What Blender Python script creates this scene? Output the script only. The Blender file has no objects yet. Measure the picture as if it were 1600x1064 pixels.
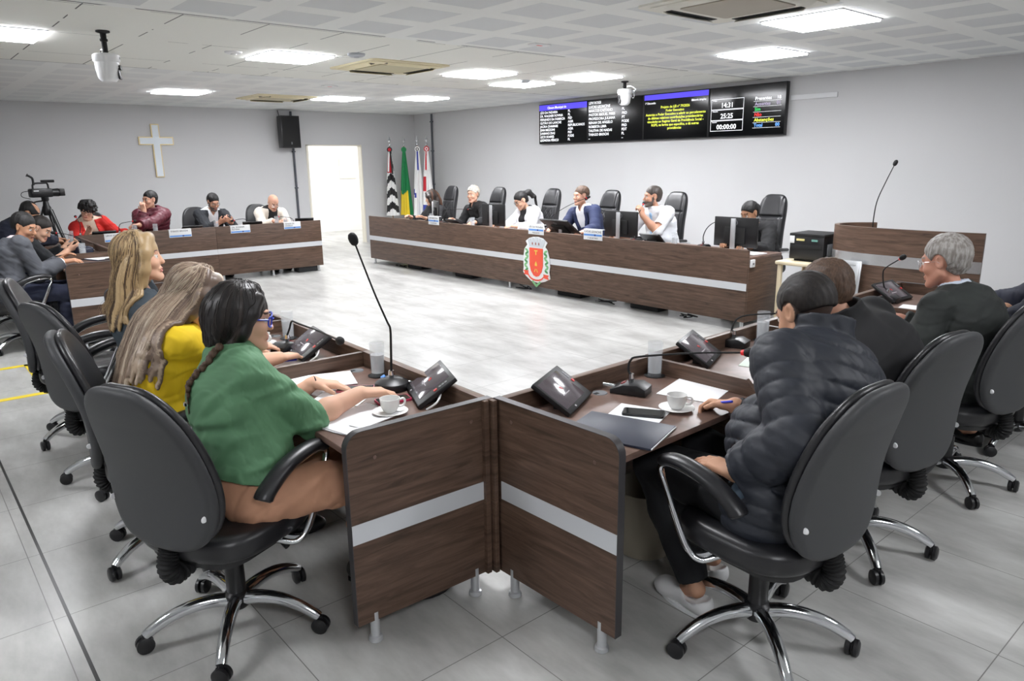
import bpy, bmesh, math, random
import numpy as np
import openvdb as vdb
from mathutils import Vector as V, Matrix as MX
PI = math.pi
SC = bpy.context.scene
COL = SC.collection
rnd = random.Random(7)

# ------------------------------------------------------------------ colours / materials
def lin(*c):
    if len(c) == 1: c = c[0]
    return tuple((x/255/12.92 if x/255 <= .04045 else ((x/255+.055)/1.055)**2.4) for x in c)

MATS = {}
def mat(name, rgb, rough=.5, metal=0., bump=None, vary=None, emit=0, coat=0, spec=None, alpha=None, trans=0, ior=None, sheen=0):
    """one principled material; rgb in 0..255 sRGB.  bump=(scale,strength,dist)  vary=(scale,(rgb2),detail,stretch xyz)"""
    if name in MATS: return MATS[name]
    m = bpy.data.materials.new(name); m.use_nodes = True
    nt = m.node_tree; b = nt.nodes['Principled BSDF']; N = nt.nodes.new; L = nt.links.new
    b.inputs['Base Color'].default_value = (*lin(rgb), 1)
    b.inputs['Roughness'].default_value = rough
    b.inputs['Metallic'].default_value = metal
    if spec is not None: b.inputs['Specular IOR Level'].default_value = spec
    if coat: b.inputs['Coat Weight'].default_value = coat; b.inputs['Coat Roughness'].default_value = .15
    if trans: b.inputs['Transmission Weight'].default_value = trans
    if ior: b.inputs['IOR'].default_value = ior
    if sheen: b.inputs['Sheen Weight'].default_value = sheen
    if emit:
        b.inputs['Emission Color'].default_value = (*lin(rgb), 1); b.inputs['Emission Strength'].default_value = emit
    if vary or bump:
        tc = N('ShaderNodeTexCoord')
    if vary:
        mp = N('ShaderNodeMapping'); L(tc.outputs['Object'], mp.inputs['Vector'])
        mp.inputs['Scale'].default_value = vary[3] if len(vary) > 3 else (1, 1, 1)
        n = N('ShaderNodeTexNoise'); n.inputs['Scale'].default_value = vary[0]; n.inputs['Detail'].default_value = vary[2] if len(vary) > 2 else 3
        L(mp.outputs[0], n.inputs['Vector'])
        r = N('ShaderNodeValToRGB'); r.color_ramp.elements[0].position = .36; r.color_ramp.elements[1].position = .66
        r.color_ramp.elements[0].color = (*lin(rgb), 1); r.color_ramp.elements[1].color = (*lin(vary[1]), 1)
        L(n.outputs['Fac'], r.inputs[0]); L(r.outputs[0], b.inputs['Base Color'])
    if bump:
        n = N('ShaderNodeTexNoise'); n.inputs['Scale'].default_value = bump[0]; n.inputs['Detail'].default_value = 3
        L(tc.outputs['Object'], n.inputs['Vector'])
        bp = N('ShaderNodeBump'); bp.inputs['Strength'].default_value = bump[1]; bp.inputs['Distance'].default_value = bump[2] if len(bump) > 2 else .002
        L(n.outputs['Fac'], bp.inputs['Height']); L(bp.outputs[0], b.inputs['Normal'])
    MATS[name] = m
    return m

# ------------------------------------------------------------------ scene graph
def thing(name, label, cat, loc=(0, 0, 0), rz=0, group=None):
    o = bpy.data.objects.new(name, None); COL.objects.link(o)
    o.empty_display_size = .1
    o.location = loc; o.rotation_euler = (0, 0, rz)
    tag(o, label, cat, group); return o
def tag(o, label, cat, group=None):
    o['label'] = label; o['category'] = cat; o['kind'] = 'thing'
    if group: o['group'] = group
    return o
def link(name, me, parent=None):
    o = bpy.data.objects.new(name, me); COL.objects.link(o)
    if parent is not None: o.parent = parent
    return o
def struct(o):
    o['kind'] = 'structure'; return o
def dup(root, label=None, loc=None, rz=None, group=None):
    r = root.copy(); COL.objects.link(r)
    if loc is not None: r.location = loc
    if rz is not None: r.rotation_euler = (0, 0, rz)
    if label: r['label'] = label
    if group: r['group'] = group
    for ch in root.children:
        c = ch.copy(); COL.objects.link(c); c.parent = r
        for g in ch.children:
            d = g.copy(); COL.objects.link(d); d.parent = c
    return r

def mk_mesh(name, pts, faces, mats, mi=None, smooth=True, sharp=38):
    """fast mesh from arrays; faces either (n,4)/(n,3) array or list of tuples"""
    me = bpy.data.meshes.new(name)
    if isinstance(faces, np.ndarray):
        nf, k = faces.shape
        me.vertices.add(len(pts)); me.vertices.foreach_set('co', np.asarray(pts, np.float32).ravel())
        me.loops.add(nf*k); me.loops.foreach_set('vertex_index', faces.astype(np.int32).ravel())
        me.polygons.add(nf); me.polygons.foreach_set('loop_start', np.arange(0, nf*k, k, dtype=np.int32))
        me.update(calc_edges=True)
    else:
        me.from_pydata([tuple(p) for p in pts], [], faces); me.update()
    for m in (mats if isinstance(mats, (list, tuple)) else [mats]): me.materials.append(m)
    if mi is not None: me.polygons.foreach_set('material_index', np.asarray(mi, np.int32))
    if smooth:
        me.polygons.foreach_set('use_smooth', np.ones(len(me.polygons), bool))
        if sharp: me.set_sharp_from_angle(angle=math.radians(sharp))
    me.update()
    return me

class MB:
    """collects shapes into one mesh"""
    def __init__(s): s.v = []; s.f = []; s.m = []; s.cur = 0
    def mi(s, i): s.cur = i; return s
    def add(s, vs, fs):
        o = len(s.v); s.v.extend([tuple(v) for v in vs]); s.f.extend([tuple(i+o for i in f) for f in fs]); s.m.extend([s.cur]*len(fs)); return s
    def bm(s, b):
        b.verts.index_update(); b.normal_update()
        s.add([v.co.copy() for v in b.verts], [[v.index for v in f.verts] for f in b.faces]); b.free(); return s
    def box(s, c, size, bev=0, rot=None, seg=2):
        b = bmesh.new(); bmesh.ops.create_cube(b, size=1)
        bmesh.ops.scale(b, vec=size, verts=b.verts)
        if bev: bmesh.ops.bevel(b, geom=b.edges[:], offset=min(bev, min(size)*.49), segments=seg, affect='EDGES', profile=.5)
        if rot is not None: bmesh.ops.transform(b, matrix=rot.to_4x4() if isinstance(rot, MX) else rot, verts=b.verts)
        bmesh.ops.translate(b, vec=c, verts=b.verts)
        return s.bm(b)
    def b2(s, lo, hi, bev=0, seg=2):
        lo = V(lo); hi = V(hi); return s.box((lo+hi)/2, hi-lo, bev, None, seg)
    def tube(s, path, r, n=10, flat=None, cap=True, closed=False):
        """sweep a circle along path; r number or list; flat=(vec,scale) squash cross-section along vec"""
        P = [V(p) for p in path]; k = len(P)
        R = r if isinstance(r, (list, tuple)) else [r]*k
        T = []
        for i in range(k):
            a = P[i-1] if (i > 0 or closed) else P[0]; b = P[(i+1) % k] if (i < k-1 or closed) else P[-1]
            T.append((b-a).normalized())
        up = V((0, 0, 1)) if abs(T[0].z) < .9 else V((1, 0, 0))
        nrm = (up - T[0]*up.dot(T[0])).normalized(); vs = []; fs = []
        for i in range(k):
            nrm = (nrm - T[i]*nrm.dot(T[i])).normalized(); bn = T[i].cross(nrm)
            for j in range(n):
                a = 2*PI*j/n; q = (nrm*math.cos(a)+bn*math.sin(a))*R[i]
                if flat:
                    fv = V(flat[0]).normalized(); q = q + fv*(q.dot(fv))*(flat[1]-1)
                vs.append(P[i]+q)
        kk = k if closed else k-1
        for i in range(kk):
            for j in range(n):
                a = i*n+j; b = i*n+(j+1) % n; i2 = (i+1) % k
                fs.append((a, b, i2*n+(j+1) % n, i2*n+j))
        if cap and not closed:
            fs.append(tuple(range(n-1, -1, -1))); fs.append(tuple((k-1)*n+j for j in range(n)))
        return s.add(vs, fs)
    def lathe(s, prof, n=24, c=(0, 0, 0), rot=None):
        """prof list of (r,z); closes poles where r==0"""
        vs = []; fs = []; rows = []
        for r, z in prof:
            if r < 1e-6: rows.append([len(vs)]); vs.append(V((0, 0, z)))
            else:
                rows.append(list(range(len(vs), len(vs)+n)))
                vs += [V((r*math.cos(2*PI*j/n), r*math.sin(2*PI*j/n), z)) for j in range(n)]
        for a, b in zip(rows, rows[1:]):
            for j in range(n):
                j2 = (j+1) % n
                if len(a) == 1 and len(b) == 1: continue
                if len(a) == 1: fs.append((a[0], b[j2], b[j]))
                elif len(b) == 1: fs.append((a[j], a[j2], b[0]))
                else: fs.append((a[j], a[j2], b[j2], b[j]))
        if len(rows[0]) > 1: fs.append(tuple(reversed(rows[0])))
        if len(rows[-1]) > 1: fs.append(tuple(rows[-1]))
        if rot is not None: vs = [rot @ v for v in vs]
        return s.add([v+V(c) for v in vs], fs)
    def prism(s, outline, d0, d1, axes='xyz', bev=0, seg=2):
        """outline in the plane of the first two axes, extruded along the third from d0 to d1"""
        b = bmesh.new(); ix = ['xyz'.index(a) for a in axes]
        def mkp(u, w, d):
            p = [0, 0, 0]; p[ix[0]] = u; p[ix[1]] = w; p[ix[2]] = d; return p
        lo = [b.verts.new(mkp(u, w, d0)) for u, w in outline]; hi = [b.verts.new(mkp(u, w, d1)) for u, w in outline]
        n = len(lo); b.faces.new(lo[::-1]); b.faces.new(hi)
        for i in range(n): b.faces.new((lo[i], lo[(i+1) % n], hi[(i+1) % n], hi[i]))
        bmesh.ops.recalc_face_normals(b, faces=b.faces)
        if bev:
            es = [e for e in b.edges if len(e.link_faces) == 2 and (e.link_faces[0] in (b.faces[0], b.faces[1])) != (e.link_faces[1] in (b.faces[0], b.faces[1]))] if False else [e for f in b.faces if len(f.verts) == n and n != 4 for e in f.edges] or b.edges[:]
            bmesh.ops.bevel(b, geom=list(set(es)), offset=bev, segments=seg, affect='EDGES', profile=.5)
        return s.bm(b)
    def grid(s, f, nu, nv, closed_u=False):
        vs = [f(i/(nu if closed_u else nu-1), j/(nv-1)) for j in range(nv) for i in range(nu)]; fs = []
        for j in range(nv-1):
            for i in range(nu if closed_u else nu-1):
                i2 = (i+1) % nu; fs.append((j*nu+i, j*nu+i2, (j+1)*nu+i2, (j+1)*nu+i))
        return s.add(vs, fs)
    def xf(s, m):
        s.v = [tuple(m @ V(v)) for v in s.v]; return s
    def text(s, txt, size, o, ux, uy, align='LEFT', wmax=None, bold=0):
        vs, fs, w = text_geo(txt, align, bold)
        if not len(vs): return s
        k = size
        kx = size if not wmax or w*size <= wmax else wmax/w
        o = V(o); ux = V(ux); uy = V(uy)
        return s.add([o+ux*(x*kx)+uy*(y*k) for x, y in vs], fs)
    def build(s, name, mats, parent=None, sharp=38, smooth=True):
        me = mk_mesh(name, s.v, s.f, mats, s.m, smooth, sharp)
        return link(name, me, parent)

_TX = {}
def text_geo(txt, align, bold):
    key = (txt, align, bold)
    if key not in _TX:
        cu = bpy.data.curves.new('t', 'FONT'); cu.body = txt; cu.align_x = align; cu.size = 1; cu.resolution_u = 2; cu.offset = bold
        o = bpy.data.objects.new('t', cu); COL.objects.link(o)
        dg = bpy.context.evaluated_depsgraph_get(); me = o.evaluated_get(dg).to_mesh()
        vs = [(v.co.x, v.co.y) for v in me.vertices]; fs = [tuple(p.vertices) for p in me.polygons]
        w = (max(v[0] for v in vs)-min(v[0] for v in vs)) if vs else 0
        bpy.data.objects.remove(o); bpy.data.curves.remove(cu)
        _TX[key] = (vs, fs, w)
    return _TX[key]

def rz(a): return MX.Rotation(a, 3, 'Z')
def rx(a): return MX.Rotation(a, 3, 'X')
def ry(a): return MX.Rotation(a, 3, 'Y')
def arc(c, r, a0, a1, n, plane='xz'):
    out = []
    for i in range(n):
        a = a0+(a1-a0)*i/(n-1); u, w = r*math.cos(a), r*math.sin(a)
        p = list(c); p['xyz'.index(plane[0])] += u; p['xyz'.index(plane[1])] += w; out.append(tuple(p))
    return out
def smooth_path(pts, n=8):
    """Catmull-Rom through the points"""
    P = [V(p) for p in pts]; out = []
    for i in range(len(P)-1):
        a = P[i-1] if i else P[0]*2-P[1]; b = P[i]; c = P[i+1]; d = P[i+2] if i+2 < len(P) else P[-1]*2-P[-2]
        for j in range(n):
            t = j/n
            out.append(.5*((2*b)+(c-a)*t+(2*a-5*b+4*c-d)*t*t+(3*b-a-3*c+d)*t**3))
    out.append(P[-1]); return out
def rrect(w, h, r, n=5, cx=0, cy=0):
    o = []
    for sx, sy, a0 in ((1, 1, 0), (-1, 1, PI/2), (-1, -1, PI), (1, -1, 1.5*PI)):
        for i in range(n+1):
            a = a0+PI/2*i/n; o.append((cx+sx*(w/2-r)+r*math.cos(a), cy+sy*(h/2-r)+r*math.sin(a)))
    return o

# ------------------------------------------------------------------ signed-distance volumes (for bodies, clothes, upholstery)
def unit(v): v = np.asarray(v, float); return v/np.linalg.norm(v)
class Vol:
    def __init__(s, lo, hi, h):
        s.h = h; s.lo = np.array(lo, float); s.n = np.ceil((np.array(hi, float)-s.lo)/h).astype(int)+1
        s.ax = [(s.lo[i]+h*np.arange(s.n[i])).astype(np.float32) for i in range(3)]
        s.a = np.full(s.n, .2, np.float32)
    def win(s, lo, hi):
        i0 = np.clip(np.floor((np.asarray(lo)-s.lo)/s.h).astype(int), 0, s.n); i1 = np.clip(np.ceil((np.asarray(hi)-s.lo)/s.h).astype(int)+1, 0, s.n)
        sl = tuple(slice(a, b) for a, b in zip(i0, i1))
        return sl, s.ax[0][sl[0]][:, None, None], s.ax[1][sl[1]][None, :, None], s.ax[2][sl[2]][None, None, :]
    def put(s, sl, d, k, op):
        a = s.a[sl]
        if a.size == 0: return
        if op == '-': d = -d
        h = np.maximum(k-np.abs(a-d), 0)
        h *= h; h /= (4*k)
        s.a[sl] = (np.minimum(a, d)-h) if op == '+' else (np.maximum(a, d)+h)
    def cap(s, a, b, ra, rb, k=.015, flat=None, mod=None, op='+'):
        a = np.asarray(a, float); b = np.asarray(b, float); m = max(ra, rb)*1.25+k+4*s.h+(.03 if mod else 0)
        sl, X, Y, Z = s.win(np.minimum(a, b)-m, np.maximum(a, b)+m)
        ba = (b-a).astype(np.float32); L2 = float(ba@ba)+1e-9
        qx = X-np.float32(a[0]); qy = Y-np.float32(a[1]); qz = Z-np.float32(a[2])
        t = np.clip((qx*ba[0]+qy*ba[1]+qz*ba[2])/L2, 0, 1)
        qx = qx-t*ba[0]; qy = qy-t*ba[1]; qz = qz-t*ba[2]
        sc = 1.
        if flat is not None:
            n = unit(flat[0]).astype(np.float32); f = np.float32(1/flat[1]-1); sc = min(1., flat[1]**.5)
            dn = (qx*n[0]+qy*n[1]+qz*n[2])*f
            qx = qx+dn*n[0]; qy = qy+dn*n[1]; qz = qz+dn*n[2]
        d = np.sqrt(qx*qx+qy*qy+qz*qz)-(ra+(rb-ra)*t)
        if mod is not None: d = d-mod(t*math.sqrt(L2))
        s.put(sl, (d*sc).astype(np.float32), k, op); return s
    def ell(s, c, r, R=None, k=.015, op='+'):
        c = np.asarray(c, float); r = np.asarray(r, float); m = r.max()+k+4*s.h
        sl, X, Y, Z = s.win(c-m, c+m)
        q = [X-np.float32(c[0]), Y-np.float32(c[1]), Z-np.float32(c[2])]
        if R is not None:
            R = np.asarray(R, np.float32); q = [q[0]*R[0, i]+q[1]*R[1, i]+q[2]*R[2, i] for i in range(3)]
        u = [q[i]/np.float32(r[i]) for i in range(3)]; w = [u[i]/np.float32(r[i]) for i in range(3)]
        k0 = np.sqrt(u[0]**2+u[1]**2+u[2]**2); k1 = np.sqrt(w[0]**2+w[1]**2+w[2]**2)+1e-6
        s.put(sl, (k0*(k0-1)/k1).astype(np.float32), k, op); return s
    def rbox(s, c, half, R=None, rd=.01, k=.01, op='+'):
        c = np.asarray(c, float); half = np.asarray(half, float); m = np.linalg.norm(half)+k+4*s.h
        sl, X, Y, Z = s.win(c-m, c+m)
        q = [X-np.float32(c[0]), Y-np.float32(c[1]), Z-np.float32(c[2])]
        if R is not None:
            R = np.asarray(R, np.float32); q = [q[0]*R[0, i]+q[1]*R[1, i]+q[2]*R[2, i] for i in range(3)]
        e = [np.abs(q[i])-np.float32(half[i]-rd) for i in range(3)]
        d = np.sqrt(sum(np.maximum(x, 0)**2 for x in e))+np.minimum(np.maximum(np.maximum(e[0], e[1]), e[2]), 0)-rd
        s.put(sl, d.astype(np.float32), k, op); return s
    def fn(s, lo, hi, f, k=.01, op='-'):
        sl, X, Y, Z = s.win(lo, hi); s.put(sl, np.broadcast_to(f(X, Y, Z), s.a[sl].shape).astype(np.float32), k, op); return s
    def chain(s, pts, rs, k=.015, **kw):
        for i in range(len(pts)-1): s.cap(pts[i], pts[i+1], rs[i], rs[i+1], k, **kw)
        return s
    def wrinkle(s, amp, freq, seed=0, aniso=(1, 1, 1), lo=None, hi=None):
        """soft folds: displaces the surface by warped sine noise"""
        r = np.random.RandomState(seed)
        sl, X, Y, Z = s.win(s.lo if lo is None else lo, s.lo+s.n*s.h if hi is None else hi)
        a = s.a[sl]; near = np.abs(a) < .03
        idx = np.nonzero(near)
        if len(idx[0]) == 0: return s
        p = np.stack([X.ravel()[idx[0]]*aniso[0], Y.ravel()[idx[1]]*aniso[1], Z.ravel()[idx[2]]*aniso[2]])*freq
        w = np.zeros(p.shape[1], np.float32)
        for o in range(4):
            kx = r.normal(size=(3, 3)); ph = r.uniform(0, 6.28, 3)
            q = np.sin(kx @ p+ph[:, None])
            w += np.sin(q[0]*1.7+kx[0] @ p*1.3+q[1])*(.6**o); p = p*1.7
        a[idx] += (amp*w).astype(np.float32); s.a[sl] = a; return s
    def mesh(s):
        g = vdb.FloatGrid(.2); g.copyFromArray(np.clip(s.a, -4*s.h, 4*s.h))
        p, q = g.convertToQuads(isovalue=0.)
        return p*s.h+s.lo.astype(np.float32), q[:, ::-1].copy()
# ------------------------------------------------------------------ shared materials
def nodes_of(name):
    m = bpy.data.materials.new(name); m.use_nodes = True; MATS[name] = m
    return m, m.node_tree, m.node_tree.nodes['Principled BSDF'], m.node_tree.nodes.new, m.node_tree.links.new
def wood(name, a, b, stretch, rough=.42):
    m, nt, bs, N, L = nodes_of(name)
    tc = N('ShaderNodeTexCoord'); mp = N('ShaderNodeMapping'); mp.inputs['Scale'].default_value = stretch
    L(tc.outputs['Object'], mp.inputs[0])
    n = N('ShaderNodeTexNoise'); n.inputs['Scale'].default_value = 3.2; n.inputs['Detail'].default_value = 7; n.inputs['Roughness'].default_value = .62; n.inputs['Distortion'].default_value = .9
    L(mp.outputs[0], n.inputs['Vector'])
    r = N('ShaderNodeValToRGB'); e = r.color_ramp.elements
    e[0].position = .3; e[0].color = (*lin(a), 1); e[1].position = .72; e[1].color = (*lin(b), 1)
    L(n.outputs['Fac'], r.inputs[0]); L(r.outputs[0], bs.inputs['Base Color'])
    bs.inputs['Roughness'].default_value = rough; bs.inputs['Specular IOR Level'].default_value = .35
    bp = N('ShaderNodeBump'); bp.inputs['Strength'].default_value = .15; bp.inputs['Distance'].default_value = .001
    L(n.outputs['Fac'], bp.inputs['Height']); L(bp.outputs[0], bs.inputs['Normal'])
    return m
WOOD = wood('walnut_laminate', (63, 48, 39), (110, 87, 73), (1.1, 1.1, 13))
WOODT = wood('walnut_worktop', (92, 72, 63), (128, 104, 94), (2.2, 2.2, 9), .34)
EDGE = mat('dark_edge_band', (58, 56, 58), .4)
ALU = mat('brushed_aluminium', (205, 207, 210), .34, .55, bump=(240, .05))
STRIPE = mat('satin_silver_strip', (214, 217, 221), .38, .25)
CHROME = mat('chrome', (225, 227, 230), .12, 1)
BLACKP = mat('black_plastic', (24, 24, 26), .38)
BLACKM = mat('black_matt', (15, 15, 16), .75)
GREYP = mat('grey_plastic', (120, 122, 125), .45)
WHITEP = mat('white_plastic', (232, 233, 234), .35)
PAPER = mat('white_paper', (240, 240, 242), .8)
PORC = mat('white_porcelain', (244, 244, 242), .15, coat=.4)
LEATHER = mat('black_leather', (27, 27, 30), .36, bump=(420, .25, .0006), spec=.55)
LEATHERB = mat('charcoal_back_shell', (54, 55, 57), .55, bump=(500, .3, .0006))
def glass_mat(name, col=(255, 255, 255), rough=0., ior=1.45):
    m = mat(name, col, rough, trans=1, ior=ior); return m
def clear_mat(name, rgb, alpha, rough=.06):
    m = mat(name, rgb, rough); m.node_tree.nodes['Principled BSDF'].inputs['Alpha'].default_value = alpha; return m
GLASS = clear_mat('clear_glass', (228, 234, 238), .17)
WATER = clear_mat('water', (222, 226, 230), .36)

# ------------------------------------------------------------------ the room
ZC = 2.679; XR = 17.5; YB = -13.0
M_ = {}
def wall_mat():
    m, nt, bs, N, L = nodes_of('wall_paint')
    g = N('ShaderNodeNewGeometry'); n = N('ShaderNodeTexNoise'); n.inputs['Scale'].default_value = .9; n.inputs['Detail'].default_value = 4
    L(g.outputs['Position'], n.inputs['Vector'])
    r = N('ShaderNodeValToRGB'); e = r.color_ramp.elements
    e[0].color = (*lin(199, 199, 200), 1); e[1].color = (*lin(205, 205, 206), 1)
    L(n.outputs['Fac'], r.inputs[0]); L(r.outputs[0], bs.inputs['Base Color']); bs.inputs['Roughness'].default_value = .62
    return m
WALL = wall_mat()
def math_(nt, op, a, b=None, c=None):
    n = nt.nodes.new('ShaderNodeMath'); n.operation = op
    for i, v in enumerate((a, b, c)):
        if v is None: continue
        if isinstance(v, (int, float)): n.inputs[i].default_value = v
        else: nt.links.new(v, n.inputs[i])
    return n.outputs[0]
def floor_mat():
    m, nt, bs, N, L = nodes_of('porcelain_floor_tiles')
    g = N('ShaderNodeNewGeometry'); sp = N('ShaderNodeSeparateXYZ'); L(g.outputs['Position'], sp.inputs[0])
    P = .6
    # tile grid: joints pass through x=12.33, y=-7.24
    fx = math_(nt, 'PINGPONG', math_(nt, 'SUBTRACT', sp.outputs[0], 12.33), P/2*1.0)
    fy = math_(nt, 'PINGPONG', math_(nt, 'SUBTRACT', sp.outputs[1], -7.24), P/2*1.0)
    fx = math_(nt, 'PINGPONG', math_(nt, 'SUBTRACT', sp.outputs[0], 12.33), P/2)
    def joint(f, w): return math_(nt, 'LESS_THAN', f, w)
    # PINGPONG folds with period 2*scale: scale P/2 gives 0 at every multiple of P
    j = math_(nt, 'MAXIMUM', joint(fx, .0018), joint(fy, .0018))
    seam = math_(nt, 'LESS_THAN', math_(nt, 'ABSOLUTE', math_(nt, 'ADD', sp.outputs[1], 8.99)), .006)
    mp = N('ShaderNodeMapping'); mp.inputs['Scale'].default_value = (1, 2.6, 1); mp.inputs['Rotation'].default_value = (0, 0, .4); L(g.outputs['Position'], mp.inputs[0])
    n = N('ShaderNodeTexNoise'); n.inputs['Scale'].default_value = 1.7; n.inputs['Detail'].default_value = 5; n.inputs['Roughness'].default_value = .62
    L(mp.outputs[0], n.inputs['Vector'])
    r = N('ShaderNodeValToRGB'); e = r.color_ramp.elements
    e[0].position = .27; e[0].color = (*lin(148, 147, 144), 1); e[1].position = .75; e[1].color = (*lin(205, 205, 202), 1)
    L(n.outputs['Fac'], r.inputs[0])
    mx = N('ShaderNodeMix'); mx.data_type = 'RGBA'; L(j, mx.inputs[0]); L(r.outputs[0], mx.inputs[6]); mx.inputs[7].default_value = (*lin(118, 116, 113), 1)
    m2 = N('ShaderNodeMix'); m2.data_type = 'RGBA'; L(seam, m2.inputs[0]); L(mx.outputs[2], m2.inputs[6]); m2.inputs[7].default_value = (*lin(30, 30, 30), 1)
    L(m2.outputs[2], bs.inputs['Base Color']); bs.inputs['Roughness'].default_value = .3; bs.inputs['Specular IOR Level'].default_value = .45
    return m
def ceil_mat():
    m, nt, bs, N, L = nodes_of('ceiling_tiles')
    g = N('ShaderNodeNewGeometry'); sp = N('ShaderNodeSeparateXYZ'); L(g.outputs['Position'], sp.inputs[0])
    X, Y = sp.outputs[0], sp.outputs[1]; P = .62
    def near(f, w): return math_(nt, 'LESS_THAN', f, w)
    # perforated squares
    cx = math_(nt, 'PINGPONG', math_(nt, 'SUBTRACT', X, 8.81), P/2); cy = math_(nt, 'PINGPONG', math_(nt, 'SUBTRACT', Y, -6.12), P/2)
    sq = math_(nt, 'MULTIPLY', near(cx, .215), near(cy, .215))
    n = N('ShaderNodeTexNoise'); n.inputs['Scale'].default_value = 300; L(g.outputs['Position'], n.inputs['Vector'])
    band = math_(nt, 'MULTIPLY', math_(nt, 'GREATER_THAN', X, 5.25), math_(nt, 'LESS_THAN', X, 8.47))
    notband = math_(nt, 'SUBTRACT', 1, band)
    sq = math_(nt, 'MULTIPLY', sq, notband)
    sq = math_(nt, 'MULTIPLY', sq, math_(nt, 'ADD', math_(nt, 'MULTIPLY', math_(nt, 'GREATER_THAN', X, 8.47), .62), .38))
    # plain panels with thin dark seams inside the band
    sy = math_(nt, 'PINGPONG', math_(nt, 'SUBTRACT', Y, -8.07), P/2); sx = math_(nt, 'PINGPONG', math_(nt, 'SUBTRACT', X, 7.2), P)
    vn = N('ShaderNodeTexNoise'); vn.inputs['Scale'].default_value = 1.7; L(g.outputs['Position'], vn.inputs['Vector'])
    gate = math_(nt, 'GREATER_THAN', vn.outputs['Fac'], .45)
    seam = math_(nt, 'MULTIPLY', math_(nt, 'MAXIMUM', near(sy, .005), near(sx, .004)), math_(nt, 'MULTIPLY', band, gate))
    e1 = near(math_(nt, 'ABSOLUTE', math_(nt, 'SUBTRACT', X, 8.49)), .012); e2 = near(math_(nt, 'ABSOLUTE', math_(nt, 'SUBTRACT', X, 5.25)), .008)
    seam = math_(nt, 'MAXIMUM', seam, math_(nt, 'MULTIPLY', math_(nt, 'MAXIMUM', e1, e2), gate))
    a = N('ShaderNodeMix'); a.data_type = 'RGBA'; L(sq, a.inputs[0]); a.inputs[6].default_value = (*lin(241, 243, 241), 1); a.inputs[7].default_value = (*lin(216, 219, 220), 1)
    b = N('ShaderNodeMix'); b.data_type = 'RGBA'; L(band, b.inputs[0]); L(a.outputs[2], b.inputs[6]); b.inputs[7].default_value = (*lin(240, 241, 235), 1)
    c = N('ShaderNodeMix'); c.data_type = 'RGBA'; L(seam, c.inputs[0]); L(b.outputs[2], c.inputs[6]); c.inputs[7].default_value = (*lin(90, 92, 94), 1)
    L(c.outputs[2], bs.inputs['Base Color']); bs.inputs['Roughness'].default_value = .7
    return m
def slab(name, lo, hi, m):
    return struct(MB().b2(lo, hi).build(name, m))
slab('floor', (-3, YB, -.1), (XR, 1.3, 0), floor_mat())
slab('ceiling', (-.1, YB, ZC), (XR, .1, ZC+.1), ceil_mat())
slab('wall_back', (-.1, 0, 0), (XR, .12, ZC), WALL)
D0, D1, DZ = -2.60, -1.352, 2.034
w = MB(); w.b2((-.12, YB, 0), (0, D0, ZC)); w.b2((-.12, D1, 0), (0, 0, ZC)); w.b2((-.12, D0, DZ), (0, D1, ZC))
struct(w.build('wall_left', WALL))
slab('wall_right', (XR, YB, 0), (XR+.1, .1, ZC), WALL)
slab('wall_front', (-.1, YB-.1, 0), (XR+.1, YB, ZC), WALL)
# doorway lining and the bright lobby beyond it
JAMB = mat('cream_door_lining', (236, 231, 216), .45)
LOBBY = mat('lobby_paint', (246, 244, 238), .7)
t = MB(); e = .025
t.b2((-.13, D0, 0), (.012, D0+.045, DZ)).b2((-.13, D1-.02, 0), (.012, D1, DZ)).b2((-.13, D0, DZ-.02), (.012, D1, DZ))
struct(t.build('door_1', JAMB))
l = MB(); l.b2((-3, -5, 0), (-2.9, 1.3, 2.5)).b2((-3, 1.2, 0), (-.12, 1.3, 2.5)).b2((-.22, .12, 0), (-.12, 1.2, 2.5)).b2((-3, -5, 0), (-.12, -4.9, 2.5)).b2((-3, -5, 2.5), (-.12, 1.3, 2.6))
struct(l.build('wall_lobby', LOBBY))
b = MB(); b.box((-2.885, -.15, 1.57), (.03, .46, .56), .006); o = thing('notice_board', 'pale framed board on the lobby wall seen through the doorway', 'notice board', (0, 0, 0)); b.build('frame', JAMB, o)
MB().box((-2.868, -.15, 1.57), (.01, .40, .50), 0).build('board', LOBBY, o)
# conduits and trim on the walls
PIPE = mat('dark_conduit', (74, 77, 84), .5)
def pipe(label, x, y, side):
    o = thing('conduit_pipe', label, 'conduit', (x, y, 0)); m = MB()
    m.tube([(0, 0, .02), (0, 0, ZC-.02)], .022, 12); m.build('tube', PIPE, o)
    c = MB()
    for z in (.5, 1.2, 1.9, 2.5):
        c.b2((-.03, -.03, z-.012), (.03, .03, z+.012), .004)
    c.build('clamp', PIPE, o)
pipe('dark grey conduit running down the wall beside the black loudspeaker', .025, -2.87, 0)
pipe('dark grey conduit running down the corner behind the flags', .70, -.025, 1)
o = MB().b2((8.90, -.02, 2.385), (9.52, 0, 2.445), .004).build('trim_1', mat('fresh_paint', (226, 227, 229), .6)); struct(o)

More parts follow.
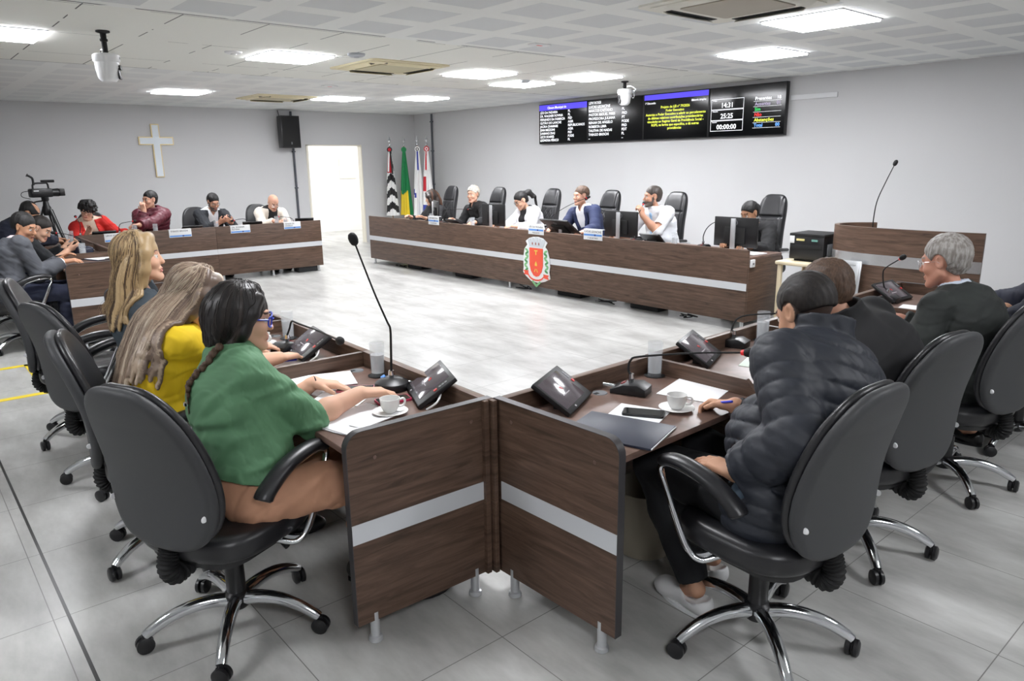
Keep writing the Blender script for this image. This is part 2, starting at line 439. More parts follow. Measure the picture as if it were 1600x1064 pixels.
# ceiling lights
LIGHTS = [(6.92, -8.39), (6.93, -5.98), (2.80, -5.75), (2.94, -3.38), (3.68, -2.25), (6.86, -3.56), (6.30, -2.39), (7.36, -2.23), (9.81, -2.25), (11.09, -3.56)]
LAB = ['square ceiling light cut by the left edge above the video camera', 'ceiling light panel beside the round smoke detector', 'small ceiling light above the cross wall', 'ceiling light nearest the black loudspeaker', 'ceiling light panel above the flags', 'ceiling light just right of the cream middle air conditioner', 'ceiling light with a dark round detector at its edge, between two other panels', 'ceiling light just before the white dome camera near the screens', 'ceiling light panel straight above the voting screens', 'largest ceiling light, beside the near air conditioner']
EM = mat('led_diffuser', (250, 251, 255), .5, emit=1)
EMN = EM.node_tree.nodes['Principled BSDF']; EMN.inputs['Emission Strength'].default_value = 38
FRM = mat('white_light_frame', (215, 217, 222), .5)
lt = None
for i, (x, y) in enumerate(LIGHTS):
    if lt is None:
        lt = thing('ceiling_light', LAB[0], 'ceiling light', (x, y, ZC), 0, 'square light panels in the ceiling')
        m = MB(); s = .325
        for a, b_ in (((-s, -s), (s, -s+.012)), ((-s, s-.012), (s, s)), ((-s, -s), (-s+.012, s)), ((s-.012, -s), (s, s))):
            m.b2((a[0], a[1], -.007), (b_[0], b_[1], 0))
        m.build('frame', FRM, lt)
        MB().b2((-s+.012, -s+.012, -.019), (s-.012, s-.012, -.006)).build('diffuser', EM, lt)
    else: dup(lt, LAB[i], (x, y, ZC))
for x, y, z in ((11.2, -7.3, ZC), (15.0, -5.6, ZC), (15.0, -9.2, ZC), (11.0, -10.8, ZC)):
    dup(lt, 'square ceiling light panel over the near side of the chamber', (x, y, z))
dup(lt, 'bright light panel in the lobby ceiling beyond the doorway', (-1.5, -2.4, 2.5))
dup(lt, 'second light panel in the lobby ceiling beyond the doorway', (-1.5, -.4, 2.5))

# cassette air conditioners
ACB = mat('cassette_cream', (222, 212, 178), .5); ACG = mat('cassette_intake', (186, 178, 148), .6)
ACW = mat('cassette_ivory', (226, 224, 214), .5); ACT = mat('cassette_taupe', (172, 165, 152), .6)
def ac(label, x, y, mb, mg, s=.485):
    o = thing('air_conditioner', label, 'air conditioner', (x, y, ZC), 0, 'ceiling cassette air conditioners')
    m = MB(); m.prism(rrect(2*s, 2*s, .06), -.014, 0, 'xyz', 0); m.prism(rrect(2*s-.12, 2*s-.12, .05), -.022, -.014); m.build('panel', mb, o)
    MB().prism(rrect(.56, .56, .03), -.029, -.022).build('intake_grille', mg, o)
    for k in range(4):
        q = MX.Rotation(k*PI/2, 4, 'Z'); f = MB(); f.b2((-.27, .345, -.0255), (.27, .395, -.0215)); f.xf(q); f.build('air_slot', BLACKM, o)
        f = MB(); f.box((0, .40, -.031), (.54, .05, .006), .002, rx(.5)); f.xf(q); f.build('flap', mb, o)
    return o
ac('cream cassette air conditioner in the middle of the ceiling', 6.85, -4.80, ACB, ACG)
ac('large near cassette air conditioner cut by the top edge of the picture', 11.05, -4.63, ACW, ACT, .49)
ac('far cassette air conditioner above the black loudspeaker', 2.60, -4.25, ACB, ACG)
# small round and flat ceiling fittings
SMK = mat('smoke_detector_grey', (170, 174, 180), .5)
def disc(name, label, cat, x, y, r, h, m, ring=None):
    o = thing(name, label, cat, (x, y, ZC)); MB().lathe([(0, -h), (r*.7, -h), (r*.95, -h*.6), (r, 0), (0, 0)], 24).build('housing', m, o)
    MB().lathe([(0, -h-.006), (r*.3, -h-.006), (r*.34, -h+.002), (0, -h+.002)], 16).build('cap', ring or m, o)
disc('smoke_detector', 'round grey smoke detector next to a ceiling light', 'smoke detector', 7.49, -5.98+.42, .085, .03, SMK)
disc('smoke_detector', 'pale smoke detector between the dome camera and a ceiling light', 'smoke detector', 6.95, -6.54, .08, .02, WHITEP)
disc('smoke_detector', 'dark rimmed smoke detector next to the overlapping far ceiling light', 'smoke detector', 6.62, -2.62, .07, .03, SMK)
for lb, x, y in (('flat exit indicator with a red mark among the perforated ceiling tiles', 8.95, -4.52), ('flat exit indicator beyond the cream air conditioner', 4.65, -4.39)):
    o = thing('exit_indicator', lb, 'indicator', (x, y, ZC)); MB().b2((-.05, -.1, -.012), (.05, .1, 0), .004).build('plate', WHITEP, o)
    MB().b2((-.012, -.03, -.0135), (.012, .03, -.012)).build('mark', mat('red_mark', (220, 60, 50), .5), o)

# dome cameras
def ptz(label, x, y, a, drop=.11):
    o = thing('dome_camera', label, 'camera', (x, y, ZC), a, 'white dome cameras under the ceiling')
    MB().lathe([(0, 0), (.05, 0), (.05, -.012), (.022, -.02), (.022, -.06), (.028, -.06), (.028, -.075), (.02, -.08), (.02, -drop), (0, -drop)], 20).build('mount', BLACKM, o)
    z = -drop
    m = MB(); m.lathe([(0, z), (.085, z), (.098, z-.012), (.098, z-.05), (.09, z-.062), (0, z-.062)], 28); m.build('housing', WHITEP, o)
    h = MB(); h.lathe([(0, z-.062), (.088, z-.062), (.086, z-.11), (.074, z-.18), (.05, z-.205), (0, z-.21)], 28); h.build('dome_head', WHITEP, o)
    l = MB(); l.box((0, -.078, z-.125), (.05, .02, .13), .012, rx(-.14)); l.lathe([(0, 0), (.02, 0), (.02, .012), (.012, .014), (0, .014)], 18, (0, -.088, z-.1), rx(PI/2-.14)); l.build('lens', BLACKP, o)
    MB().box((-.0, .0, z-.03), (.012, .2, .02), .003).build('label_strip', GREYP, o)
    c = MB(); c.tube(smooth_path([(.0, 0, z+.03), (.06, .05, z+.035), (.12, .08, z), (.15, .09, z-.03)], 6), .005, 6)
    c.box((.125, .06, z-.035), (.05, .03, .05), .006); c.box((.155, .06, z-.02), (.03, .012, .012), .002)
    c.tube(smooth_path([(.125, .06, z-.05), (.13, .06, z-.1), (.11, .05, z-.12), (.085, .03, z-.06)], 6), .006, 6); c.build('cable_bracket', CHROME, o)
    return o
ptz('white dome camera hanging from the ceiling on the left side', 7.46, -7.74, 2.6, .17)
ptz('white dome camera hanging in front of the voting screens', 7.28, -1.42, -.2, .1)

# ------------------------------------------------------------------ camera
cam = bpy.data.cameras.new('camera'); co = bpy.data.objects.new('camera', cam); COL.objects.link(co)
CAMP = V((14.103, -9.289, 1.656)); FPX = 1139.9
_a, _b, _r = (math.radians(v) for v in (49.519, 13.782, -.758))
fw = V((-math.sin(_a)*math.cos(_b), math.cos(_a)*math.cos(_b), -math.sin(_b))); rt = V((math.cos(_a), math.sin(_a), 0)); up = rt.cross(fw)
rt, up = rt*math.cos(_r)+up*math.sin(_r), up*math.cos(_r)-rt*math.sin(_r)
co.matrix_world = MX(((rt.x, up.x, -fw.x, CAMP.x), (rt.y, up.y, -fw.y, CAMP.y), (rt.z, up.z, -fw.z, CAMP.z), (0, 0, 0, 1)))
cam.sensor_width = 36; cam.lens = 36*FPX/1600; cam.clip_start = .05
SC.camera = co
# ------------------------------------------------------------------ world and colour
wd = bpy.data.worlds.new('world'); SC.world = wd; wd.use_nodes = True
wd.node_tree.nodes['Background'].inputs[0].default_value = (*lin(200, 206, 215), 1); wd.node_tree.nodes['Background'].inputs[1].default_value = .3
vs = SC.view_settings; vs.view_transform = 'Standard'; vs.look = 'None'; vs.gamma = 1; vs.use_curve_mapping = False; vs.exposure = .28
SC.cycles.use_denoising = True
SC.cycles.max_bounces = 10
SC.cycles.sample_clamp_indirect = 4

# ------------------------------------------------------------------ desks
HT, HW, HB, HS = .797, .727, .088, .473     # screen-panel top, worktop, panel underside, strip top
def foot(name, x, y, par):
    MB().lathe([(0, HB+.03), (.017, HB+.03), (.017, .022), (.024, .018), (.026, .004), (.022, 0), (0, 0)], 18, (x, y, 0)).build(name, ALU, par)
def end_outline(depth):
    r = .055; o = [(0, HB), (0, HT)]
    for i in range(7):
        a = PI/2+PI/2*i/6; o.append((-depth+r+r*math.cos(a), HT-r+r*math.sin(a)))
    o.append((-depth, HB)); return o
def desk_unit(label, loc, rz_, length, depth=.6, end=None, divider=None, strip_front=True, group=None, cat='desk', sign=1):
    """user sits at local -y and looks towards +y; the front panel stands at y 0; x runs 0..length"""
    o = thing('desk', label, cat, loc, rz_, group)
    MB().b2((0, -.036, HB), (length, 0, HT), .003).build('front_panel', WOOD, o)
    f = o.children[-1] if o.children else None
    if strip_front: MB().b2((0, -.001, HS-.072), (length, .003, HS)).build('silver_strip', STRIPE, o)
    MB().b2((.015, -depth+.02, HW-.025), (length-.015, -.036, HW), .004).build('worktop', WOODT, o)
    for side, x in (('l', 0), ('r', length)):
        s = 1 if side == 'l' else -1
        if end == side:
            e = MB(); x0, x1 = (x, x+.03) if side == 'l' else (x-.03, x)
            e.prism(end_outline(depth), x0, x1, 'yzx'); e.build('end_panel', WOOD, o)
            ex = (x-.002, x) if side == 'l' else (x, x+.002)
            MB().b2((ex[0]-.001*(side == 'l'), -depth, HS-.072), (ex[1]+.001*(side == 'r'), -.04, HS)).build('silver_strip', STRIPE, o)
            # dark edge band round the top and the rear of the end panel
            pr = end_outline(depth)[1:]
            band = MB(); out = [(p[0], p[1]) for p in pr]
            n = len(out); vs_ = []; fs_ = []
            for i, (y, z) in enumerate(out):
                a = out[max(i-1, 0)]; b = out[min(i+1, n-1)]; d = V((b[0]-a[0], b[1]-a[1], 0)).normalized(); nx, nz = -d.y, d.x
                nx, nz = d.y, -d.x
                for q in (0, 1):
                    yy, zz = y-nx*-.0025*q*-1, z-nz*-.0025*q*-1
                    vs_ += [(x0-.001, y+(-d.y*-1)*0+(nx*.0022 if q else .0), z+(nz*.0022 if q else .0)), (x1+.001, y+(nx*.0022 if q else 0), z+(nz*.0022 if q else 0))]
            for i in range(n-1):
                a = i*4
                fs_ += [(a+2, a+3, a+7, a+6), (a, a+2, a+6, a+4), (a+1, a+5, a+7, a+3)]
            band.add(vs_, fs_); band.build('edge_band', EDGE, o)
            xm = (x0+x1)/2
            foot('foot', xm, -.09, o); foot('foot', xm, -depth+.07, o)
            sc = MB()
            for yy, zz in ((-.1, HT-.07), (-depth+.1, HT-.10)): sc.lathe([(0, .002), (.006, .0015), (.007, 0), (0, 0)], 12, (ex[0] if side == 'l' else ex[1], yy, zz), ry(-PI/2 if side == 'l' else PI/2))
            sc.build('screw_cap', WOODT, o)
        elif divider and side in divider:
            e = MB(); e.prism([(-.036, HB+.25), (-.036, HT-.004), (-depth+.09, HT-.004), (-depth+.03, HT-.06), (-depth+.03, HB+.25)], x-.012, x+.012, 'yzx'); e.build('divider', WOOD, o)
    foot('foot', .5*length, -.02, o)
    return o
PX, PY = 12.076, -7.658; AL, AR = -.031, .021
def Lp(a, b, z=HW):   # a along the left row (negative runs away), b across it
    return V((PX+a*math.cos(AL)-b*math.sin(AL), PY+a*math.sin(AL)+b*math.cos(AL), z))
def Rp(a, b, z=HW):   # a across the right row (positive towards the sitters), b along it
    return V((PX+a*math.cos(AR)-b*math.sin(AR), PY+a*math.sin(AR)+b*math.cos(AR), z))
LU = .966
GD = 'walnut desks of the near U'
desk_unit('near desk of the woman in green, its strip-banded end panel facing us', Lp(-LU-.004, 0, 0), AL, LU, .60, 'r', 'l', group=GD)
desk_unit('desk in front of the woman in yellow', Lp(-2*LU-.006, 0, 0), AL, LU, .60, None, 'l', group=GD)
desk_unit('desk in front of the long-haired woman in the dark blazer', Lp(-3*LU-.008, 0, 0), AL, LU, .60, None, 'l', group=GD)
desk_unit('unoccupied desk at the far end of the women\'s row', Lp(-4*LU-.01, 0, 0), AL, LU, .60, 'l', None, group=GD)
desk_unit('near desk of the man in the puffer jacket, its end panel facing us', Rp(0, .004, 0), AR+PI/2, .90, .61, 'l', 'r', group=GD)
desk_unit('desk in front of the man in the black jacket', Rp(0, .908, 0), AR+PI/2, .95, .61, None, 'r', group=GD)
desk_unit('desk in front of the grey-haired man in the dark suit', Rp(0, 1.862, 0), AR+PI/2, .95, .61, None, 'r', group=GD)
desk_unit('desk of the person in navy, standing nearest the lectern', Rp(0, 2.816, 0), AR+PI/2, .95, .61, 'r', None, group=GD)
p = MB(); p.b2((PX-.034, PY-.034, HB), (PX+.004, PY+.004, HT+.002), .004); p.b2((PX-.012, PY-.05, HB), (PX+.012, PY-.03, HT)); p.b2((PX+.0, PY-.022, HB), (PX+.03, PY-.003, HT), .002)
tag(p.build('corner_post', WOOD), 'walnut corner post where the two near end panels meet', 'post')
# far left row of the U
desk_unit('far-left desk of the man in the grey suit, its end panel towards us', (5.50, -7.45, 0), AL, .966, .6, 'r', 'l', group=GD)
desk_unit('far-left desk of the woman looking at her phone', (4.53, -7.42, 0), AL, .966, .6, None, 'l', group=GD)
desk_unit('far-left desk in the corner, of the balding man in navy', (3.30, -7.385, 0), AL, 1.22, .6, None, None, group=GD)
# desks below the cross; people look towards +x
GL = 'long desks below the cross'
def long_desk(name, label, loc, rz_, length, depth, joint=(), group=None, worktop_end=True):
    o = thing(name, label, 'desk', loc, rz_, group)
    MB().b2((0, -.03, HB), (length, 0, HT), .003).build('front_panel', WOOD, o)
    MB().b2((0, 0, HS-.072), (length, .003, HS)).build('silver_strip', STRIPE, o)
    MB().b2((.0, -depth, HW-.03), (length, -.03, HW), .004).build('worktop', WOODT, o)
    for x0 in (0, length-.03):
        MB().b2((x0, -depth, HB), (x0+.03, -.03, HW-.03), .003).build('end_panel', WOOD, o)
    for x in (.06, length/2, length-.06):
        foot('foot', x, -.05, o); foot('foot', x, -depth+.06, o)
    return o
long_desk('long_desk', 'long desk below the cross of the bald man and the man in the dark suit', (3.291, -4.006, 0), -PI/2, 1.634, .6, group=GL)
long_desk('long_desk', 'long desk below the cross of the curly-haired woman and the man in wine red', (3.291, -5.642, 0), -PI/2, 1.73, .6, group=GL)
long_desk('presidium_desk', 'very long front desk with silver strip and coat of arms below the screens', (10.267, -3.018, 0), PI, 7.195, .62)
BOX = mat('floor_box', (30, 31, 33), .6)
for x, y, lb in ((4.2, -2.78, 'black box under the left end of the front desk'), (5.5, -2.78, 'black box under the front desk between the white-haired man and the woman in white'), (7.7, -2.78, 'black box under the front desk right of the coat of arms'), (8.9, -2.78, 'black box under the front desk below the man in the white shirt')):
    tag(MB().b2((x-.2, y-.1, 0), (x+.2, y+.1, .075), .01).build('floor_box', BOX), lb, 'box')
for i, (x, y, lb) in enumerate(((3.15, -4.25, 'black box on the floor under the bald man\'s desk'), (3.15, -5.75, 'black box on the floor at the joint of the long desks'))):
    o = tag(MB().b2((x-.1, y-.16, 0), (x+.1, y+.16, .16), .01).build('floor_box', BOX), lb, 'box')
# ------------------------------------------------------------------ swivel chairs
def sdf_mesh(name, v, mats, mi=None, sharp=0):
    p, q = v.mesh(); return mk_mesh(name, p, q, mats, mi, True, sharp)
def back_sdf(hw, hh, lean, z0, y0, t0, t1, p=3., taper=.16, curve=.5, grow=0., quilt=None, h=.007, rd=.018):
    """upholstered back slab: x across, w up the slab, t through it (+t towards the sitter)"""
    ext = hh*2+.1
    v = Vol((-hw-.06, -.55, z0-.08), (hw+.06, .05, z0+ext), h)
    ca, sa = math.cos(lean), math.sin(lean)
    def f(X, Y, Z):
        dy = Y-y0; dz = Z-z0
        w = dz*ca-dy*sa-hh; t = dy*ca+dz*sa
        un = w/hh
        t = t-curve*X*X-.018*np.cos(un*2.6+.5)+.02*np.maximum(un-.55, 0)
        ww = hw*(1-taper*un)
        d2 = ((np.abs(X/ww)**p+np.abs(w/hh)**p)**(1/p)-1)*hw*.9-grow
        tm = (t0+t1)/2; th = (t1-t0)/2
        q2 = np.abs(t-tm)-th
        if quilt is not None: q2 = q2+quilt(X, w, t-tm)
        a = d2+rd; b = q2+rd
        return np.sqrt(np.maximum(a, 0)**2+np.maximum(b, 0)**2)+np.minimum(np.maximum(a, b), 0)-rd
    v.fn(v.lo, v.lo+v.n*v.h, f, .001, '+'); return v
def chair_base(o, legs=5, rad=.315, phase=0.):
    for k in range(legs):
        a = phase+2*PI*k/5; d = V((math.cos(a), math.sin(a), 0)); L_ = []
        pr = [(.03, .118), (.09, .128), (.16, .126), (.23, .108), (.285, .08), (.31, .062)]
        pth = smooth_path([d*r+V((0, 0, z)) for r, z in pr], 4); n = len(pth)
        m = MB(); m.tube(pth, [.026-.008*i/(n-1) for i in range(n)], 10); lg = m.build('base_leg', CHROME, o)
        c = MB(); side = V((-d.y, d.x, 0)); c0 = d*rad
        tw = MX.Rotation(a+1.1*k, 3, 'Z')
        for s in (-1, 1):
            c.lathe([(0, -.009), (.022, -.009), (.030, -.004), (.030, .008), (.024, .011), (0, .011)], 18, c0+tw @ V((0, s*.014, .030)), tw @ rx(PI/2*s))
        c.box(c0+V((0, 0, .034)), (.03, .016, .03), .006, tw); c.tube([c0+V((0, 0, .04)), c0+V((0, 0, .068))], .008, 8)
        c.build('caster', BLACKP, lg)
    MB().lathe([(0, .085), (.038, .085), (.045, .1), (.045, .14), (.034, .15), (.034, .26), (.026, .265), (.026, .36), (0, .36)], 22).build('gas_lift', BLACKP, o)
def make_task_chair():
    o = thing('office_chair', 'x', 'office chair', (0, 0, 0), 0, 'black swivel chairs round the U of desks')
    v = Vol((-.3, -.32, .34), (.3, .34, .56), .007)
    def f(X, Y, Z):
        zc = .435-.10*np.maximum(Y-.1, 0)**1.5*2+.05*(X*X)+.03*np.maximum(-Y-.1, 0)
        d2 = ((np.abs(X/.245)**3.2+np.abs((Y-.0)/.245)**3.2)**(1/3.2)-1)*.225
        a = d2+.035; b = np.abs(Z-zc)-.048+.035+.012*np.maximum(0, 1-(X*X+Y*Y)/.03)*(Z > zc)
        return np.sqrt(np.maximum(a, 0)**2+np.maximum(b, 0)**2)+np.minimum(np.maximum(a, b), 0)-.035
    v.fn(v.lo, v.lo+v.n*v.h, f, .001, '+')
    link('seat', sdf_mesh('seat', v, LEATHER), o)
    MB().prism(rrect(.40, .42, .1), .372, .392).build('seat_pan', BLACKP, o)
    link('backrest', sdf_mesh('backrest', back_sdf(.222, .284, .14, .468, -.235, -.010, .024), LEATHER), o)
    link('back_shell', sdf_mesh('back_shell', back_sdf(.222, .284, .14, .468, -.235, -.048, -.006, grow=.002), LEATHERB), o)
    for s in (-1, 1):
        pp = smooth_path([(s*.20, .02, .385), (s*.255, .06, .372), (s*.272, .11, .42), (s*.278, .19, .58), (s*.276, .225, .645), (s*.272, .195, .672), (s*.27, .12, .668), (s*.268, .02, .645), (s*.266, -.065, .60)], 6)
        at = MB(); at.tube(pp, .0105, 10)
        pp2 = smooth_path([(s*.20, .05, .385), (s*.25, .09, .378), (s*.268, .135, .43), (s*.27, .205, .59), (s*.268, .228, .64)], 6); at.tube(pp2, .0095, 8)
        arm = at.build('armrest', CHROME, o)
        pd = smooth_path([(s*.272, .222, .676), (s*.271, .175, .694), (s*.27, .10, .69), (s*.268, .01, .664), (s*.266, -.065, .618), (s*.266, -.09, .592)], 5); n = len(pd)
        m = MB(); m.tube(pd, [.026 if i in (0, n-1) else .033 for i in range(n)], 14, flat=((0, .3, 1), .62)); m.build('arm_pad', LEATHER, arm)
        MB().lathe([(0, .006), (.009, .004), (.011, 0), (0, 0)], 12, (s*.205, -.272, .60), ry(s*PI/2)).build('fixing_knob', WHITEP, o)
    jb = smooth_path([(0, -.10, .372), (0, -.2, .35), (0, -.24, .345), (0, -.262, .38), (0, -.255, .42), (0, -.245, .45)], 10); n = len(jb)
    MB().tube(jb, [.036 if i % 3 == 0 else (.029 if i % 3 == 1 else .033) for i in range(n)], 14).build('bellows', BLACKM, o)
    MB().box((0, -.02, .355), (.15, .2, .045), .012).tube([(.06, .04, .35), (.17, .07, .345), (.2, .07, .335)], [.008, .008, .014], 8).build('tilt_mechanism', BLACKP, o)
    chair_base(o, phase=.3)
    return o
def make_exec_chair():
    o = thing('executive_chair', 'x', 'executive chair', (0, 0, 0), 0, 'tall quilted chairs behind the front desk')
    v = Vol((-.33, -.32, .36), (.33, .36, .60), .01)
    v.rbox((0, .02, .465), (.265, .27, .06), None, .05, .01); link('seat', sdf_mesh('seat', v, LEATHER), o)
    def q(X, w, t):
        a = np.abs(np.sin((X*1.3+w)*25)); b = np.abs(np.sin((X*1.3-w)*25))
        m = np.clip((.1-w)/.03, 0, 1)*np.clip((.118-np.abs(X))/.03, 0, 1)*np.clip(t/.01, 0, 1)
        line = np.maximum(np.exp(-a*9), np.exp(-b*9))
        gap = np.exp(-((w-.13)/.012)**2)*np.clip((.16-np.abs(X))/.03, 0, 1)*np.clip(t/.01, 0, 1)
        side = np.exp(-((np.abs(X)-.122)/.01)**2)*np.clip(t/.01, 0, 1)
        return .014*line*m+.02*gap+.012*side
    link('backrest', sdf_mesh('backrest', back_sdf(.175, .385, .13, .50, -.24, -.055, .06, p=4.2, taper=.06, curve=.35, quilt=q, h=.0075, rd=.05), LEATHER), o)
    for s in (-1, 1):
        at = MB(); at.tube(smooth_path([(s*.24, .12, .43), (s*.31, .13, .48), (s*.31, .14, .62), (s*.31, .1, .66), (s*.31, -.1, .66), (s*.30, -.22, .64)], 5), .016, 10); arm = at.build('armrest', CHROME, o)
        MB().tube(smooth_path([(s*.31, .16, .672), (s*.31, .05, .69), (s*.31, -.12, .68)], 5), .03, 12, flat=((0, 0, 1), .6)).build('arm_pad', LEATHER, arm)
    MB().box((0, -.02, .385), (.2, .25, .05), .012).build('tilt_mechanism', BLACKP, o)
    chair_base(o, phase=.5)
    return o
tc = make_task_chair(); first = [True, True]
def seat_at(kind, x, y, rz_, label):
    i = 0 if kind == 't' else 1; src = tc if i == 0 else ec
    if first[i]:
        first[i] = False; src.location = (x, y, 0); src.rotation_euler = (0, 0, rz_); src['label'] = label; return src
    return dup(src, label, (x, y, 0), rz_)
D = math.radians
seat_at('t', 11.63, -8.52, D(24), 'office chair of the woman in green, its broad charcoal back towards us')
seat_at('t', 10.87, -8.50, D(-14), 'office chair of the woman in yellow')
seat_at('t', 9.88, -8.46, D(16), 'office chair of the long-haired woman in the dark blazer')
seat_at('t', 9.02, -8.46, D(-14), 'empty office chair at the end of the women\'s row')
seat_at('t', 6.02, -8.42, D(4), 'office chair of the man in the grey suit')
seat_at('t', 5.02, -8.36, D(0), 'office chair of the woman looking at her phone')
seat_at('t', 4.05, -8.35, D(0), 'office chair of the balding man in navy')
seat_at('t', 12.93, -7.17, D(86), 'office chair of the man in the quilted puffer jacket')
seat_at('t', 12.85, -6.28, D(80), 'office chair of the man in the plain black jacket')
seat_at('t', 12.87, -5.29, D(80), 'office chair of the grey-haired man in the dark suit')
seat_at('t', 12.95, -4.42, D(104), 'office chair of the person in navy, cut by the right edge')
for y, lb in ((-6.95, 'office chair behind the curly-haired woman in red'), (-5.93, 'office chair behind the man in wine red'), (-5.50, 'office chair behind the man in the dark suit below the cross'), (-4.50, 'office chair behind the bald man in white')):
    seat_at('t', 2.32 if y != -5.93 else 2.25, y if y != -5.93 else -6.2, D(-90), lb)
ec = make_exec_chair()
for x, y, lb in ((3.55, -1.95, 'executive chair next to the flags, behind the long-haired clerk'), (4.84, -1.95, 'executive chair behind the white-haired man in black'), (6.08, -1.93, 'executive chair beside the dark-haired woman in the white blazer'),
              (7.24, -1.93, 'executive chair behind the man in the blue suit'), (8.34, -1.93, 'executive chair behind the man in the white shirt'), (9.68, -1.93, 'executive chair behind the masked clerk, near the printer')):
    seat_at('e', x, y, PI, lb)

# ------------------------------------------------------------------ wall fittings
o = thing('wall_cross', 'white cross with gold edging on the left wall', 'cross', (0, -5.39, 0))
def cross_outline(a, b, z0, z1, zc, wv, wh): return [(-wv, z0), (wv, z0), (wv, zc-wh), (a, zc-wh), (a, zc+wh), (wv, zc+wh), (wv, z1), (-wv, z1), (-wv, zc+wh), (-a, zc+wh), (-a, zc-wh), (-wv, zc-wh)]
GOLD = mat('pale_gold_trim', (205, 186, 140), .35, .5)
m = MB(); m.prism(cross_outline(.285, 0, 1.465, 2.37, 2.085, .068, .068), .0, .03, 'yzx'); m.build('back_board', GOLD, o)
m = MB(); m.prism(cross_outline(.268, 0, 1.482, 2.353, 2.085, .052, .052), .03, .036, 'yzx'); m.build('face', mat('cross_face', (226, 234, 240), .3), o)
o = thing('loudspeaker', 'black loudspeaker box mounted high beside the doorway', 'loudspeaker', (.05, -3.04, 0))
m = MB(); m.prism([(-.15, .04), (.15, .04), (.19, .3), (-.19, .3)], 1.965, 2.56, 'yxz', .01); m.build('cabinet', BLACKP, o)
MB().b2((.298, -.17, 1.99), (.306, .17, 2.54), .004).build('grille', BLACKM, o)
MB().b2((-.05, -.04, 2.2), (.04, .04, 2.3), .004).build('wall_bracket', GREYP, o)
MB().b2((.3055, -.012, 2.03), (.308, .012, 2.075)).build('badge', GREYP, o)
MB().tube(smooth_path([(.02, -.08, 2.5), (.0, -.09, 2.6), (-.03, -.09, 2.67)], 6), .006, 6).build('cable', BLACKM, o)

# voting screens ------------------------------------------------------
SCR = mat('screen_glass', (6, 7, 9), .12, spec=.28)
def glow(name, rgb, s=1.0): return mat(name, rgb, .5, emit=s)
TW_, TY_, TG_, TR_, TB_, TP_, TL_ = glow('text_white', (235, 236, 240)), glow('text_yellow', (214, 222, 70)), glow('text_green', (40, 190, 90)), glow('text_red', (225, 40, 40)), glow('text_blue', (95, 155, 235)), glow('bar_violet', (78, 66, 205), .9), glow('text_lilac', (150, 140, 165))
TM = [TW_, TY_, TG_, TR_, TB_, TP_, TL_]
SW, SH = 1.187, .675
def tv(i, label, draw):
    x0 = 4.13+i*SW; o = thing('voting_screen', label, 'screen', (x0, -.03, 1.95), 0, 'four wall screens in a row')
    MB().b2((.003, -.045, 0), (SW-.003, .02, SH), .004).build('bezel', BLACKP, o)
    MB().b2((.014, -.0465, .014), (SW-.014, -.044, SH-.014)).build('panel', SCR, o)
    t = MB(); draw(t); t.build('display', TM, o, 0, False)
def T(t, s, size, x, z, al='LEFT', w=None, c=0, b=0.017):
    t.mi(c); t.text(s, size, (x, -.0475, z), (1, 0, 0), (0, 0, 1), al, w, b)
def R_(t, x0, x1, z0, z1, c): t.mi(c); t.add([(x0, -.047, z0), (x1, -.047, z0), (x1, -.047, z1), (x0, -.047, z1)], [(0, 1, 2, 3)])
def d0(t):
    R_(t, .014, SW-.014, .565, .66, 5); T(t, 'Câmara Municipal de', .055, .22, .59)
    L1 = ['LÉO DA PADARIA', 'DR. WAGNER ROVINA', 'FERNANDO DA FARMÁCIA', 'GUTÃO DO LANCHE', 'JACIRA CHAMARE', 'JEAN MIZZONI', 'JUNINHO DIAS', 'LECO SOARES', 'LEONORA PÉRICO']
    P1 = ['PL', 'PL', 'PSD', 'AGIR', 'REPUBLICANOS', 'AGIR', 'PSD', 'PODE', 'PL']
    for k in range(9):
        z = .512-.0585*k; T(t, L1[k], .056, .035, z, w=.62); T(t, P1[k], .056, .73, z+.004, w=.42)
def d1(t):
    L1 = ['LEVI ROSSI', 'LUCAS LEONCINE', 'MARCOS CAETANO', 'PASTOR MIGUEL PIRES', 'PROFESSORA JULIANA', 'RENAN DE ANGELO', 'ROBERTA LIMA', 'TALITHA DE NADAI', 'THIAGO BROCHI', '--']
    P1 = ['PSD', 'PSD', 'PL', 'PRD', 'PT', 'PODE', 'PRD', 'PDT', 'PL', '--']
    for k in range(10):
        z = .603-.0625*k; T(t, L1[k], .058, .03, z, w=.6); T(t, P1[k], .058, .75, z)
def d2(t):
    R_(t, .014, SW-.014, .585, .66, 5)
    T(t, '1ª Discussão', .04, .03, .525); T(t, 'Maioria simples', .04, SW-.05, .525, 'RIGHT')
    for k, s in enumerate(['Projeto de LEI nº 79/2026', 'Poder Executivo', 'Autoriza o Poder Executivo a aderir ao parcelamento', 'de débitos relativos contribuições previdenciárias', 'vinculadas ao Regime Geral de Previdência Social -', 'RGPS, na forma que especifica, e dá outras', 'providências']):
        T(t, s, .05, SW/2, .455-.051*k, 'CENTER', SW-.1, 1)
